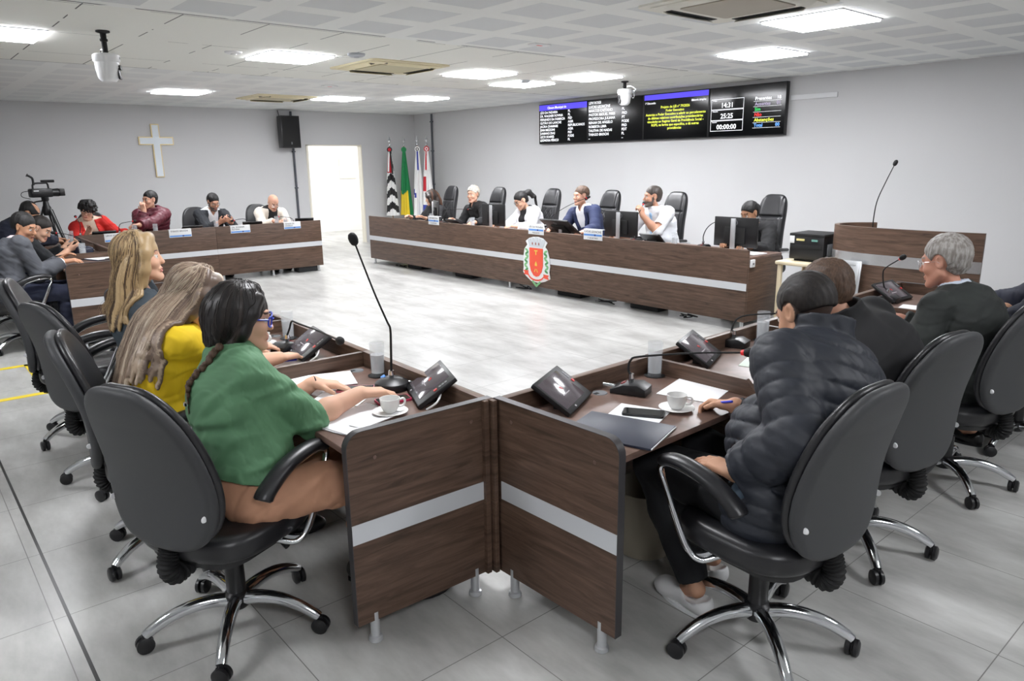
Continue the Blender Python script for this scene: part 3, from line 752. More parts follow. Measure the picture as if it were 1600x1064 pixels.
def d3(t):
    for k, (lb, s, z) in enumerate((('Relógio', '14:31', .40), ('Discussão', '25:25', .255), ('Restante', '00:00:00', .11))):
        x0, x1, z0, z1 = .04, .56, z-.025, z+.115
        for a in ((x0, x1, z0, z0+.005), (x0, x1, z1-.005, z1), (x0, x0+.005, z0, z1), (x1-.005, x1, z0, z1)): R_(t, *a, 0)
        T(t, lb, .022, x0+.025, z+.09); T(t, s, .092, .30, z, 'CENTER', .5)
    for k, (lb, n, c) in enumerate((('Presentes', '18', 0), ('Ausentes', '01', 6), ('Sim', '', 2), ('Não', '', 3), ('Abstenções', '', 1), ('Total', '00', 4))):
        z = .465-.069*k; T(t, lb, .062, .73, z, c=c); R_(t, .71, 1.12, z-.016, z-.013, 0)
        if n: T(t, n, .062, 1.11, z, 'RIGHT', c=c)
tv(0, 'first voting screen from the left, with a violet bar and a list of names', d0)
tv(1, 'second voting screen, a plain white list of names behind the dome camera', d1)
tv(2, 'third voting screen, yellow text under a violet bar', d2)
tv(3, 'fourth voting screen, with clock boxes and coloured vote totals', d3)

# coat of arms on the front desk
CW, CR, CG, CG2, CY = mat('arms_white', (232, 235, 236), .4), mat('arms_red', (226, 84, 60), .45), mat('arms_green', (126, 184, 128), .45), mat('arms_dark_green', (70, 140, 84), .45), mat('arms_gold', (222, 190, 80), .4)
CS = mat('arms_silver', (200, 206, 211), .35)
o = thing('coat_of_arms', 'shield with mural crown and red ribbon on the front desk', 'coat of arms', (7.27, -3.024, 0))
def plate(name, outline, d0_, d1_, m): q = MB(); q.prism(outline, -d1_, -d0_, 'xzy'); return q.build(name, m, o)
outl = [(-.10, .155), (-.2, .21), (-.255, .26), (-.245, .33), (-.25, .45), (-.225, .565), (-.17, .62), (-.2, .665), (-.135, .705), (-.06, .725), (.03, .73), (.12, .715), (.2, .665), (.165, .61), (.2, .575), (.235, .48), (.25, .37), (.235, .30), (.255, .215), (.15, .17), (.09, .155), (.02, .145)]
plate('back_plate', outl, 0, .008, CW)
plate('shield', [(-.125, .585), (.125, .585), (.125, .37), (.1, .29), (.05, .235), (0, .22), (-.05, .235), (-.1, .29), (-.125, .37)], .008, .014, CR)
cr = [(-.125, .60), (.125, .60), (.165, .675)]
for k in range(5):
    a0 = .165-.066*k; cr += [(a0-.0, .70+.02*(1-abs(k-2)/2)), (a0-.05, .705+.02*(1-abs(k-2)/2)), (a0-.052, .675), (a0-.064, .675)] if k < 4 else [(a0, .705), (a0-.06, .69)]
plate('mural_crown', cr, .008, .013, CS)
for k in range(3):
    plate('crown_gate', [(-.075+.06*k, .625), (-.058+.06*k, .625), (-.058+.06*k, .65), (-.0665+.06*k, .66), (-.075+.06*k, .65)], .013, .015, mat('arms_maroon', (150, 80, 70), .5))
for s in (-1, 1):
    for k in range(8):
        z = .30+.036*k; x = s*(.185+.012*math.sin(k*.8)); t_ = s*(.5 if k % 2 else -.5)
        lf = [(x+math.cos(a)*.034*math.cos(t_)-math.sin(a)*.014*math.sin(t_), z+math.cos(a)*.034*math.sin(t_)+math.sin(a)*.014*math.cos(t_)) for a in [2*PI*i/10 for i in range(10)]]
        plate('laurel_leaf', lf, .008+.0006*k, .012+.0006*k, CG if k % 3 else CG2)
rb = [(-.245, .285), (-.14, .29)]+[(.15*math.cos(a), .27+.085*math.sin(a)-.0) for a in [PI+PI*i/10 for i in range(11)]]+[(.14, .265), (.24, .26), (.215, .235), (.24, .205), (.16, .215)]+[(.155*math.cos(a)+.0, .255-.09*math.sin(a)) for a in [.35+(PI-.7)*i/8 for i in range(9)]]+[(-.16, .23), (-.235, .235), (-.21, .26)]
plate('ribbon', rb, .014, .018, CR)
for sx in (-1, 1):
    q = MB(); q.box((sx*.035, -.009, .128), (.028, .006, .10), .0, ry(sx*.9)); q.build('stem', CG, o)
q = MB(); q.b2((-.03, -.017, .545), (.03, -.0135, .56)).b2((-.008, -.017, .50), (.008, -.0135, .545)); q.build('column_charge', CY, o)
q = MB(); q.prism([(-.02, .36), (.02, .36), (.02, .385), (.0, .42), (-.02, .385)], -.017, -.0135, 'xzy'); q.build('tower_charge', CY, o)
q = MB(); q.box((-.02, -.015, .30), (.012, .004, .045), 0, ry(.5)); q.box((.02, -.015, .30), (.012, .004, .045), 0, ry(-.5)); q.build('tool_charge', CY, o)

# flags ------------------------------------------------------------------
def flag(label, x, y, mats, rule, rosette, ribbon, tilt=0.):
    o = thing('flag', label, 'flag', (x, y, 0), 0, 'flags on poles in the corner')
    MB().lathe([(0, 0), (.11, 0), (.11, .02), (.04, .04), (.02, .06), (.011, .07), (.011, 2.02), (0, 2.02)], 14).build('pole', mat('pole_wood', (150, 120, 80), .4), o)
    MB().lathe([(0, 2.0), (.018, 2.0), (.024, 2.02), (.018, 2.04), (.008, 2.05), (.008, 2.065), (.03, 2.11), (.004, 2.2), (0, 2.2)], 8).build('spear_finial', CHROME, o)
    m = MB(); nu, nv = 98, 72; k = []
    def f(u, v_):
        z = 1.97-1.4*v_; a = 2*PI*u; r = (.022+.105*v_**.75)*(1+.20*math.sin(a*7+v_*2)+.1*math.sin(a*4-v_*3+1))
        return V((r*math.cos(a)*1.0, r*math.sin(a)*.85, z))
    m.grid(f, nu, nv, True)
    m.m = [rule((i % nu)/nu, (i//nu)/(nv-1)) for i in range(len(m.f))]
    m.build('cloth', mats, o, 60)
    d = V((.83, -.56, 0)); q = MX.Rotation(math.atan2(d.y, d.x)-PI/2+PI, 3, 'Z')
    c0 = V((0, 0, 1.93))+d*.045
    r1 = MB(); r1.lathe([(0, 0), (.055, 0), (.055, .012), (0, .014)], 20, c0, q @ rx(-PI/2) if False else (V((0, 0, 1)).rotation_difference(d)).to_matrix()); rs = r1.build('rosette', mats[rosette[0]], o)
    MB().lathe([(0, .013), (.034, .013), (.034, .017), (0, .018)], 18, c0, (V((0, 0, 1)).rotation_difference(d)).to_matrix()).build('rosette_ring', mats[rosette[1]], rs)
    MB().lathe([(0, .017), (.018, .017), (.018, .022), (0, .023)], 16, c0, (V((0, 0, 1)).rotation_difference(d)).to_matrix()).build('rosette_heart', mats[rosette[2]], rs)
    sd = V((-d.y, d.x, 0))
    for j, (off, mi_, ln) in enumerate(ribbon):
        p0 = c0+d*.012; w_ = .016; pts = [p0+sd*off*.3+V((0, 0, -.04)), p0+d*.02+sd*off+V((0, 0, -.25)), p0+d*.045+sd*(off*1.4)+V((0, 0, -ln))]
        q2 = MB(); pts = smooth_path(pts, 5); vs_ = []
        for p_ in pts: vs_ += [p_-sd*w_, p_+sd*w_, p_+sd*w_+d*.003, p_-sd*w_+d*.003]
        n = len(pts); fs_ = []
        for i in range(n-1):
            for e_ in range(4): fs_.append((i*4+e_, i*4+(e_+1) % 4, i*4+4+(e_+1) % 4, i*4+4+e_))
        q2.add(vs_, fs_); q2.build('ribbon', mats[mi_], o)
FB, FWt, FR = mat('flag_black', (26, 26, 28), .7), mat('flag_white', (232, 232, 230), .7), mat('flag_red', (190, 30, 46), .7)
FG, FY, FBl = mat('flag_green', (22, 128, 72), .7), mat('flag_yellow', (235, 205, 50), .7), mat('flag_blue', (48, 62, 150), .7)
def stripes(u, v_):
    w_ = v_*9.5+abs(((u+.1) % 1)-.5)*3.2
    if v_ < .36 and .45 < u < 1: return 2 if (v_ > .08) else 0
    return 0 if int(w_) % 2 else 1
flag('flag with black and white stripes, nearest the doorway', .42, -.92, [FB, FWt, FR], stripes, (0, 2, 2), ((.03, 0, .5), (-.03, 1, .45)))
flag('green flag with yellow, second from the doorway', .50, -.62, [FG, FY, FWt], lambda u, v_: 1 if (v_ > .52+.35*abs(((u+.22) % 1)-.5) and .35 < u < .98) else 0, (0, 0, 0), ((.0, 0, .1),))
flag('plain white flag with a blue ribbon, third from the doorway', .98, -.60, [FWt, FBl, FB], lambda u, v_: 1 if (.60 < v_ < .68 and .55 < u < .62) or (.66 < v_ < .72 and .7 < u < .76) else 0, (0, 2, 0), ((.0, 1, .42), (.03, 0, .4)))
flag('white flag with red badge, fourth, next to the conduit', 1.26, -.56, [FWt, FR, FBl], lambda u, v_: 2 if v_ > .82 and (u > .4) else (1 if (.42 < v_ < .62 and .55 < u < .82) or v_ > .9 else 0), (1, 0, 1), ((-.02, 1, .42), (.01, 0, .42)))

# lectern, printer, plaque ------------------------------------------------
o = thing('lectern', 'curved walnut lectern with a silver band at the right', 'lectern', (0, 0, 0))
cp = smooth_path([(11.05, -2.2), (10.90, -2.36), (10.87, -2.56), (10.98, -2.72), (11.3, -2.80), (11.75, -2.80), (12.16, -2.75)], 8) if False else [V((p[0], p[1], 0)) for p in smooth_path([(11.08, -2.2, 0), (10.91, -2.36, 0), (10.87, -2.56, 0), (10.98, -2.71, 0), (11.3, -2.80, 0), (11.75, -2.81, 0), (12.16, -2.75, 0)], 8)]
def wall_of(path, z0, z1, t, off=0):
    n = len(path); vs_ = []; fs_ = []
    for i, p_ in enumerate(path):
        d = (path[min(i+1, n-1)]-path[max(i-1, 0)]).normalized(); nn = V((d.y, -d.x, 0))
        a = p_+nn*off; b = p_+nn*(off-t)
        vs_ += [V((a.x, a.y, z0)), V((a.x, a.y, z1)), V((b.x, b.y, z1)), V((b.x, b.y, z0))]
    for i in range(n-1):
        for e_ in range(4): fs_.append((i*4+e_, i*4+4+e_, i*4+4+(e_+1) % 4, i*4+(e_+1) % 4))
    fs_ += [(0, 1, 2, 3), tuple((n-1)*4+k for k in (3, 2, 1, 0))]
    return MB().add(vs_, fs_)
wall_of(cp, .06, 1.06, .04).build('curved_front', WOOD, o)
wall_of(cp, .74, .835, .003, .003).build('silver_band', mat('polished_band', (205, 206, 208), .22, .75), o)
m = MB(); m.prism([(p_.x, p_.y+.02) for p_ in cp[4:-7]]+[(11.75, -2.4), (11.3, -2.25)], .92, .95); m.build('reading_top', WOODT, o)
m = MB(); m.prism([(p_.x*1, p_.y+.05) for p_ in cp[2:-7]]+[(11.75, -2.4), (11.25, -2.2)], 0, .06); m.build('plinth', BLACKM, o)
o = thing('printer_table', 'small beige table holding the black printer', 'table', (0, 0, 0)); BEI = mat('beige_laminate', (214, 200, 170), .5)
MB().b2((10.42, -2.80, .66), (10.88, -2.25, .695), .012).build('tabletop', BEI, o)
for x, y in ((10.46, -2.76), (10.84, -2.76), (10.46, -2.29), (10.84, -2.29)): MB().b2((x-.02, y-.02, 0), (x+.02, y+.02, .66), .006).build('leg', BEI, o)
MB().b2((10.44, -2.78, .25), (10.86, -2.27, .27), .004).build('shelf', BEI, o)
o = thing('printer', 'black printer on the beige table by the lectern', 'printer', (10.67, -2.52, .695))
MB().b2((-.17, -.17, .02), (.17, .17, .245), .012).build('body', BLACKP, o)
MB().b2((-.175, -.175, .235), (.175, .175, .265), .008).build('scanner_lid', BLACKM, o)
MB().b2((-.15, -.176, .12), (.15, -.169, .16), .003).build('paper_slot', BLACKM, o)
MB().b2((.1705, -.1, .06), (.176, .12, .17), .004).build('rear_panel', GREYP, o)
MB().b2((-.1, -.178, .195), (-.02, -.1705, .215), .002).build('label_sticker', mat('sticker_yellow', (220, 205, 140), .6), o)
MB().b2((.05, -.178, .195), (.11, -.1705, .215), .002).build('status_display', mat('display_teal', (110, 160, 150), .5), o)
MB().b2((-.168, -.177, .17), (-.12, -.1705, .24), .004).build('corner_sticker', WHITEP, o)
MB().b2((-.13, -.14, 0), (.13, .14, .02), .004).build('foot_plate', BLACKM, o)
o = thing('plaque', 'silver framed certificate leaning at the front of the lectern', 'plaque', (11.16, -2.86, .46), 0)
MB().box((0, 0, .16), (.23, .012, .30), .003, rx(-.1)).build('frame', ALU, o)
MB().box((0, -.009, .16), (.2, .004, .27), .001, rx(-.1)).build('sheet', mat('silver_sheet', (190, 192, 194), .3, .5), o)
t = MB(); t.text('Câmara Municipal', .022, (0, -.0125+.0105, .27), (1, 0, 0), (0, .1, 1), 'CENTER', .18); t.xf(MX.Translation((0, -.024, 0))); t.build('lettering', BLACKM, o, 0, False)
MB().tube([(-.1, .012, .01), (0, .03, .0), (.1, .012, .01)], .006, 6).build('easel', BLACKM, o)
o = thing('plaque_stand', 'stool holding the certificate before the lectern', 'stool', (11.16, -2.88, 0)); MB().b2((-.14, -.06, .44), (.14, .06, .46), .004).build('top', WOODT, o)
for sx in (-1, 1):
    for sy in (-.05, .045): MB().tube([(sx*.12, sy, 0), (sx*.11, sy, .44)], .012, 8).build('leg', BLACKM, o)
o = thing('outlet_box', 'small white box on the end of the front desk', 'outlet box', (10.267, -2.95, .66)); MB().b2((0, -.035, -.03), (.02, .035, .045), .006).build('cover', WHITEP, o)
MB().b2((.02, -.012, -.005), (.023, .012, .015), .001).build('button', GREYP, o)

# video camera on its tripod ----------------------------------------------
o = thing('camera_tripod', 'black camera tripod standing by the left wall', 'tripod', (.95, -7.33, 0))
for k in range(3):
    a = .6+2*PI*k/3; d = V((math.cos(a), math.sin(a), 0)); lg = MB()
    lg.tube([d*.045+V((0, 0, 1.06)), d*.28+V((0, 0, .45))], .016, 8); lg.tube([d*.07+V((.02, .02, 1.04)), d*.29+V((.015, .015, .45))], .008, 6)
    g = lg.build('leg', BLACKP, o); MB().tube([d*.27+V((0, 0, .48)), d*.43+V((0, 0, .03))], .011, 8).lathe([(0, 0), (.022, 0), (.018, .03), (0, .035)], 10, d*.435).build('leg_tip', GREYP, g)
MB().lathe([(0, .95), (.05, .95), (.06, 1.0), (.06, 1.07), (.045, 1.1), (.035, 1.16), (.05, 1.18), (.05, 1.22), (0, 1.22)], 18).build('fluid_head', BLACKP, o)
MB().tube(smooth_path([(0, -.03, 1.17), (-.03, -.14, 1.15), (-.05, -.22, 1.08), (-.06, -.3, 1.02)], 5), .011, 8).build('pan_handle', BLACKP, o)
o = thing('video_camera', 'black professional video camera mounted on the tripod', 'video camera', (.95, -7.33, 1.222), .25)
MB().b2((-.07, -.2, 0), (.07, .1, .13), .02).build('body', BLACKP, o)
MB().tube([(0, .09, .065), (0, .2, .065)], [.055, .062], 18).box((0, .23, .065), (.14, .08, .11), .012).build('lens_hood', BLACKP, o)
MB().tube(smooth_path([(0, -.15, .12), (0, -.13, .2), (0, .0, .21), (0, .06, .2), (0, .07, .12)], 6), .014, 8).build('top_handle', BLACKP, o)
MB().tube([(0, -.02, .235), (0, .16, .235)], .02, 10).build('microphone', BLACKM, o)
MB().tube(smooth_path([(0, -.13, .18), (0, -.13, .27), (-.0, -.15, .30), (0, -.2, .33)], 5), [.016]*15+[.026], 10).build('viewfinder', BLACKP, o)
MB().tube(smooth_path([(0, -.19, .1), (0, -.3, .08), (0, -.31, .02), (0, -.2, -.02)], 6), .005, 6).build('cable', BLACKM, o)
MB().b2((.0702, -.17, .09), (.073, -.1, .105), 0).build('badge', WHITEP, o)
# bins and tape on the floor
o = tag(MB().lathe([(0, .003), (.13, .003), (.15, .28), (.142, .28), (.125, .02), (0, .02)], 24, (11.84, -7.86, 0)).build('waste_bin', BLACKP), 'black waste bin under the near desk of the woman in green', 'waste bin')
o = tag(MB().lathe([(0, .003), (.11, .003), (.14, .3), (.132, .3), (.105, .02), (0, .02)], 24, (12.27, -6.98, 0)).build('waste_bin', mat('bin_beige', (150, 142, 126), .6)), 'beige waste bin under the desk of the man in the puffer jacket', 'waste bin')
YT = mat('yellow_floor_tape', (226, 200, 40), .55)
o = thing('floor_marking', 'yellow tape rectangle on the floor at the left edge', 'floor tape', (0, 0, 0))
for lo, hi in (((6.72, -9.6), (6.79, -8.52)), ((7.75, -9.6), (7.82, -8.52)), ((6.72, -8.55), (7.82, -8.48))): MB().b2((*lo, .0005), (*hi, .0025)).build('tape_strip', YT, o)
# ------------------------------------------------------------------ things on the desks
Z = HW+.0005
def mic(label, x, y, rz_, path, z=Z, red=True, base='wedge', gname='gooseneck microphones on the desks'):
    """path: neck points relative to the base centre (world axes); the last one is the capsule"""
    o = thing('gooseneck_microphone', label, 'microphone', (x, y, z), 0, gname); q = rz(rz_)
    b = MB()
    if base == 'wedge':
        b.prism([(-.075, 0), (.075, 0), (.075, .018), (.02, .042), (-.04, .046), (-.075, .03)], -.05, .05, 'yzx', .006)
    elif base == 'round':
        b.lathe([(0, 0), (.072, 0), (.076, .012), (.07, .03), (.045, .046), (0, .05)], 26)
    else: b.lathe([(0, 0), (.03, 0), (.03, .012), (.012, .02), (0, .02)], 18)
    b.xf(q.to_4x4()); bo = b.build('base', BLACKP, o)
    if base == 'wedge':
        k = MB(); k.box((0, .03, .036), (.026, .018, .012), .002, rx(-.4)); k.xf(q.to_4x4()); k.build('talk_button', mat('button_dark_red', (120, 22, 24), .4), bo)
    elif base == 'round':
        k = MB(); k.box((-.035, -.03, .045), (.03, .02, .006), .002, rx(.5)); k.xf(q.to_4x4()); k.build('talk_button', mat('button_blue', (70, 130, 205), .4), bo)
    p0 = V((0, -.0, .035)); c = MB()
    c.tube([p0, p0+V((0, 0, .022)), p0+V((0, 0, .026)), p0+V((0, 0, .045))], [.011, .011, .014, .012], 12); c.build('connector', CHROME, o)
    pts = [p0+V((0, 0, .04))]+[V(p) for p in path]; sp = smooth_path(pts, 7)
    MB().tube(sp, [.0055-.002*i/(len(sp)-1) for i in range(len(sp))], 8).build('gooseneck', BLACKM, o)
    d = (sp[-1]-sp[-3]).normalized(); e = sp[-1]
    h = MB(); h.tube([e-d*.012, e-d*.006, e+d*.006, e+d*.022, e+d*.034, e+d*.04], [.008, .014, .0175, .0175, .013, .004], 14); h.build('foam_head', BLACKM, o)
    if red: MB().tube([e-d*.02, e-d*.006], [.0095, .0125], 12).build('red_ring', mat('mic_ring_red', (205, 32, 36), .4, emit=.25), o)
    if base != 'plug':
        pl = MB(); pl.tube([q @ V((0, .07, .018)), q @ V((0, .12, .02))], .009, 10); pl.build('cable_plug', CHROME, o)
    return o
def relp(x, y, z0, pts): return [(a-x, b-y, c-z0) for a, b, c in pts]
mic('tall desk microphone standing before the woman in green', 11.52, -7.756, D(-20), relp(11.52, -7.756, Z, [(11.53, -7.758, .90), (11.545, -7.765, .99), (11.555, -7.785, 1.03), (11.58, -7.85, 1.16), (11.63, -7.95, 1.37)]), red=False, base='round')
mic('low bent microphone with a blue base before the woman in yellow', 10.58, -7.80, D(20), relp(10.58, -7.80, Z, [(10.585, -7.785, .84), (10.62, -7.785, .882), (10.75, -7.81, .895), (11.06, -7.86, .92), (11.44, -7.945, .955)]), red=False)
mic('red-ringed microphone bent over the desk of the man in the puffer jacket', 12.24, -7.06, D(112), relp(12.24, -7.06, Z, [(12.225, -7.06, .82), (12.23, -7.055, .86), (12.27, -7.04, .882), (12.5, -6.98, .93), (12.68, -6.932, .957)]))
mic('bent microphone before the man in the plain black jacket', 12.09, -6.09, D(105), relp(12.09, -6.09, Z, [(12.075, -6.085, .80), (12.085, -6.07, .855), (12.13, -6.04, .885), (12.25, -5.95, .90), (12.42, -5.88, .92)]))
mic('bent microphone nearest the lectern front, beside the last terminal', 12.11, -4.33, D(95), relp(12.11, -4.33, Z, [(12.08, -4.32, .82), (12.06, -4.31, .90), (12.09, -4.35, .95), (12.22, -4.45, 1.035)]))
mic('microphone before the long-haired woman in the dark blazer', 9.62, -7.72, D(10), [(0, -.0, .12), (.03, -.02, .16), (.16, -.08, .19), (.3, -.14, .2)], red=False)
mic('microphone before the woman looking at her phone', 4.75, -7.62, D(0), [(0, -.0, .12), (.02, -.03, .17), (.05, -.15, .22), (.07, -.25, .24)])
mic('bent microphone before the man in wine red', 3.05, -6.84, D(-90), [(0, -.0, .13), (-.01, .03, .175), (-.02, .1, .19), (-.04, .2, .2)])
mic('arched microphone before the man in the dark suit below the cross', 3.02, -5.06, D(-90), [(0, 0, .1), (-.005, -.04, .135), (-.02, -.1, .14), (-.05, -.2, .12)])
mic('arched microphone before the bald man in white', 3.02, -4.34, D(-90), [(0, 0, .08), (-.005, -.04, .115), (-.02, -.12, .13), (-.05, -.22, .14)])
mic('microphone before the curly-haired woman in red', 3.0, -7.3, D(-90), [(0, 0, .1), (-.04, .02, .18), (-.14, .02, .24), (-.25, .02, .28)])
mic('thin microphone before the white-haired man in black', 4.72, -2.66, D(180), [(0, 0, .14), (.04, .01, .21), (.3, .06, .235), (.55, .1, .24)])
mic('long microphone reaching up to the mouth of the man in the blue suit', 7.02, -2.62, D(180), [(.02, .0, .16), (.1, .05, .25), (.3, .12, .37), (.52, .23, .47)])
mic('curved microphone on the front desk beside the rear of the right-hand monitor', 9.50, -2.66, D(180), [(0, 0, .14), (.03, .02, .22), (.1, .05, .28), (.2, .1, .3)])
# the lectern's own microphone stands on the reading top
mic('tall thin microphone on the curved lectern', 11.27, -2.70, 0, [(0, 0, .2), (.02, -.01, .34), (.08, -.02, .5), (.14, -.03, .64)], z=.951, red=False, base='plug')

TSCR = None
def term_screen():
    m, nt, b, N, L = nodes_of('terminal_screen'); b.inputs['Base Color'].default_value = (*lin(30, 28, 30), 1); b.inputs['Roughness'].default_value = .12
    b.inputs['Emission Color'].default_value = (*lin(92, 84, 90), 1); b.inputs['Emission Strength'].default_value = .6; return m
TSCR = term_screen(); TRED = mat('terminal_red', (170, 40, 38), .4, emit=.22); TGREY = mat('terminal_grey_text', (150, 146, 150), .5, emit=.4)
def terminal(label, x, y, rz_, tilt=34, group='touch terminals on the desks', z=Z):
    """screen faces local -y and up"""
    o = thing('touch_terminal', label, 'screen', (x, y, z), rz_, group)
    q = MX.Translation((0, -.06, .014)) @ MX.Rotation(math.radians(90-tilt)*-1, 4, 'X')
    W_, H_ = .282, .183
    def P(b): return b.xf(q)
    P(MB().b2((-W_/2, 0, 0), (W_/2, .02, H_), .005)).build('housing', BLACKP, o)
    P(MB().b2((-W_/2+.012, -.0015, .022), (W_/2-.05, .0005, H_-.016), .001)).build('display', TSCR, o)
    t = MB(); t.text('CONFERENCE', .013, (-.075+.04, -.002, .06), (1, 0, 0), (0, 0, 1), 'CENTER') if False else None
    lg = MB()
    for k in range(5):
        a = -.5+k*.55; lg.box((-.02+.008*math.sin(a), -.0022, .095+.008*math.cos(a)), (.004, .001, .011), 0, ry(a))
    P(lg).build('logo', TRED, o)
    l2 = MB()
    for k in range(9): l2.b2((-.055+.008*k, -.0024, .068), (-.050+.008*k, -.0016, .073))
    P(l2).build('caption', TGREY, o)
    P(MB().b2((W_/2-.032, -.003, .084), (W_/2-.016, .001, .10), .002)).build('voting_button', TRED, o)
    for k in range(3): P(MB().lathe([(0, .002), (.006, .0015), (.0065, 0), (0, 0)], 12, (W_/2-.026, 0, .115+.014*k), rx(PI/2))).build('push_button', GREYP, o)
    P(MB().b2((-.06, -.0022, .007), (-.05, -.0005, .015))).build('badge', TGREY, o)
    MB().prism([(-.045, 0), (.035, 0), (.03, .06), (-.04, .012)], -.07, .07, 'yzx', .002).build('wedge_stand', BLACKM, o)
    MB().tube(smooth_path([(.06, .02, .03), (.12, .035, .05), (.165, .01, .03), (.16, -.03, .004)], 6), .004, 6).build('cable', mat('cable_white', (225, 225, 225), .5) if abs(rz_) < 1.2 else BLACKM, o)
    return o
terminal('touch terminal facing the woman in green at the corner of the U', 11.722, -7.72, D(-23))
terminal('touch terminal facing the woman in yellow', 10.74, -7.783, D(-9))
terminal('touch terminal facing the long-haired woman in the dark blazer', 9.80, -7.76, D(-12))
terminal('touch terminal of the unoccupied desk in the women\'s row', 8.85, -7.74, D(-12))
terminal('touch terminal facing the man in the puffer jacket at the corner of the U', 12.175, -7.362, D(117))
terminal('touch terminal facing the man in the plain black jacket', 12.155, -6.435, D(112))
terminal('touch terminal facing the grey-haired man in the dark suit', 12.17, -5.42, D(106))
terminal('touch terminal nearest the lectern', 12.13, -4.257, D(88))
terminal('terminal before the man in wine red, seen from behind', 3.1, -5.92, D(-90), 30)
terminal('terminal before the man in the dark suit below the cross', 3.1, -5.28+.26, D(-112), 32)
terminal('terminal before the bald man in white, nearest the doorway', 3.08, -4.18, D(-112), 32)
terminal('terminal before the curly-haired woman in red', 3.08, -7.05, D(-90), 30)
terminal('terminal before the white-haired man in black on the front desk', 5.12, -2.70, D(180), 30)
terminal('terminal before the man in the white shirt on the front desk', 8.90, -2.74, D(180), 40)

def glass(label, x, y, z=Z, level=.095, coaster=True):
    o = thing('water_glass', label, 'glass', (x, y, z), 0, 'glasses of water')
    z0 = .004
    if coaster: MB().lathe([(0, 0), (.042, 0), (.046, .003), (.042, .004), (0, .004)], 22).build('coaster', BLACKM, o)
    MB().lathe([(0, z0), (.030, z0), (.0335, z0+.15), (.0318, z0+.15), (.0285, z0+.012), (0, z0+.010)], 26).build('tumbler', GLASS, o)
    MB().lathe([(0, z0+.0125), (.0282, z0+.0125), (.0282+.0032*level/.14, z0+level), (0, z0+level)], 22).build('water', WATER, o)
    return o
for lb, x, y in (('glass of water in the corner of the woman in green\'s desk', 11.31, -7.70), ('glass of water on the desk of the woman in yellow', 10.34, -7.69), ('glass of water on the desk of the man in the puffer jacket', 12.155, -6.80),
                 ('glass of water on the desk of the man in the plain black jacket', 12.13, -5.88), ('glass of water on the desk of the woman looking at her phone', 5.32, -7.72), ('glass in the corner where the two far-left desk rows meet', 3.5, -7.5), ('left of the two glasses before the man in wine red', 3.1, -6.66),
                 ('right of the two glasses before the man in wine red', 3.12, -6.40), ('glass before the man in the dark suit below the cross', 3.1, -5.56), ('left of the two glasses before the bald man in white', 3.05, -4.62), ('right of the two glasses before the bald man in white', 3.1, -4.50),
                 ('glass on the front desk before the long-haired clerk', 4.5, -2.72), ('glass on the front desk between the white-haired man and a monitor', 5.66, -2.80), ('glass on the front desk right of the man in the white shirt', 9.2, -2.76)):
    glass(lb, x, y)
def cup(label, x, y, a):
    o = thing('coffee_cup', label, 'cup', (x, y, Z), a, 'white coffee cups')
    MB().lathe([(0, .008), (.022, .008), (.026, .012), (.036, .035), (.039, .062), (.0365, .062), (.033, .035), (.022, .014), (0, .013)], 28).build('bowl', PORC, o)
    MB().tube(smooth_path([(.035, 0, .052), (.052, 0, .055), (.058, 0, .042), (.05, 0, .028), (.033, 0, .025)], 5), .0045, 8).build('handle', PORC, o)
    MB().lathe([(0, .03), (.031, .03), (0, .031)], 20).build('coffee', mat('coffee', (62, 38, 24), .2), o)
    MB().lathe([(0, 0), (.035, 0), (.06, .008), (.068, .0125), (.064, .0125), (.03, .006), (0, .006)], 30).build('saucer', PORC, o)
cup('white cup and saucer beside the end panel before the woman in green', 11.79, -7.93, 1.2)
cup('white cup and saucer before the woman in yellow', 10.38, -7.85, .4)
cup('white cup and saucer before the man in the puffer jacket', 12.50, -7.10, D(28))
def paper(label, x, y, a, w=.21, h=.297, m=PAPER, z=Z, n=1, curl=0., group=None, name='paper_sheet'):
    o = MB(); nu = 7; th = .0006*n+.0004
    o.grid(lambda u, v: V(((u-.5)*w, (v-.5)*h, th+curl*(abs(u-.5)*2)**3)), nu, 5)
    o.grid(lambda u, v: V(((.5-u)*w, (v-.5)*h, curl*(abs(u-.5)*2)**3)), nu, 5)
    o.add([(-w/2, -h/2, curl), (w/2, -h/2, curl), (w/2, h/2, curl), (-w/2, h/2, curl), (-w/2, -h/2, th+curl), (w/2, -h/2, th+curl), (w/2, h/2, th+curl), (-w/2, h/2, th+curl)], [(0, 1, 5, 4), (1, 2, 6, 5), (2, 3, 7, 6), (3, 0, 4, 7)])
    ob = o.build(name, m); ob.location = (x, y, z); ob.rotation_euler = (0, 0, a); return tag(ob, label, 'paper', group)
paper('white sheets under the far hand of the woman in green', 11.22, -7.94, D(-20), n=4, curl=.004)
paper('crumpled white papers under the near forearm of the woman in green', 11.77, -8.06, D(14), .2, .28, n=5, curl=.006)
paper('small white note beneath the hands of the woman in green', 11.50, -7.99, D(-50), .15, .21, n=2)
paper('white sheet with a blue scribble before the woman in yellow', 10.76, -7.97, D(-15), n=2)
paper('large white sheet beside the hand of the man in the puffer jacket', 12.40, -6.83, D(15), .235, .29, n=2)
paper('white pad under the black phone', 12.43, -7.235, D(20), .2, .15, n=3)
paper('pale green-tinted form the man in black is writing on', 12.37, -6.22, D(18), .21, .297, mat('pale_green_paper', (226, 238, 226), .8), n=2)
paper('white papers before the grey-haired man, nearest the lectern', 12.36, -4.50, D(10), .21, .297, n=4)
paper('pale yellow folder on the desk nearest the lectern', 12.38, -4.78, D(0), .22, .16, mat('manila', (226, 208, 168), .7), n=3)
paper('open white papers on the clipboard on the far-left desk', 5.55, -7.62, D(-70), n=4, z=Z+.008)
paper('white papers on the front desk before the long-haired clerk', 3.95, -2.7, D(20), .3, .21, n=4)
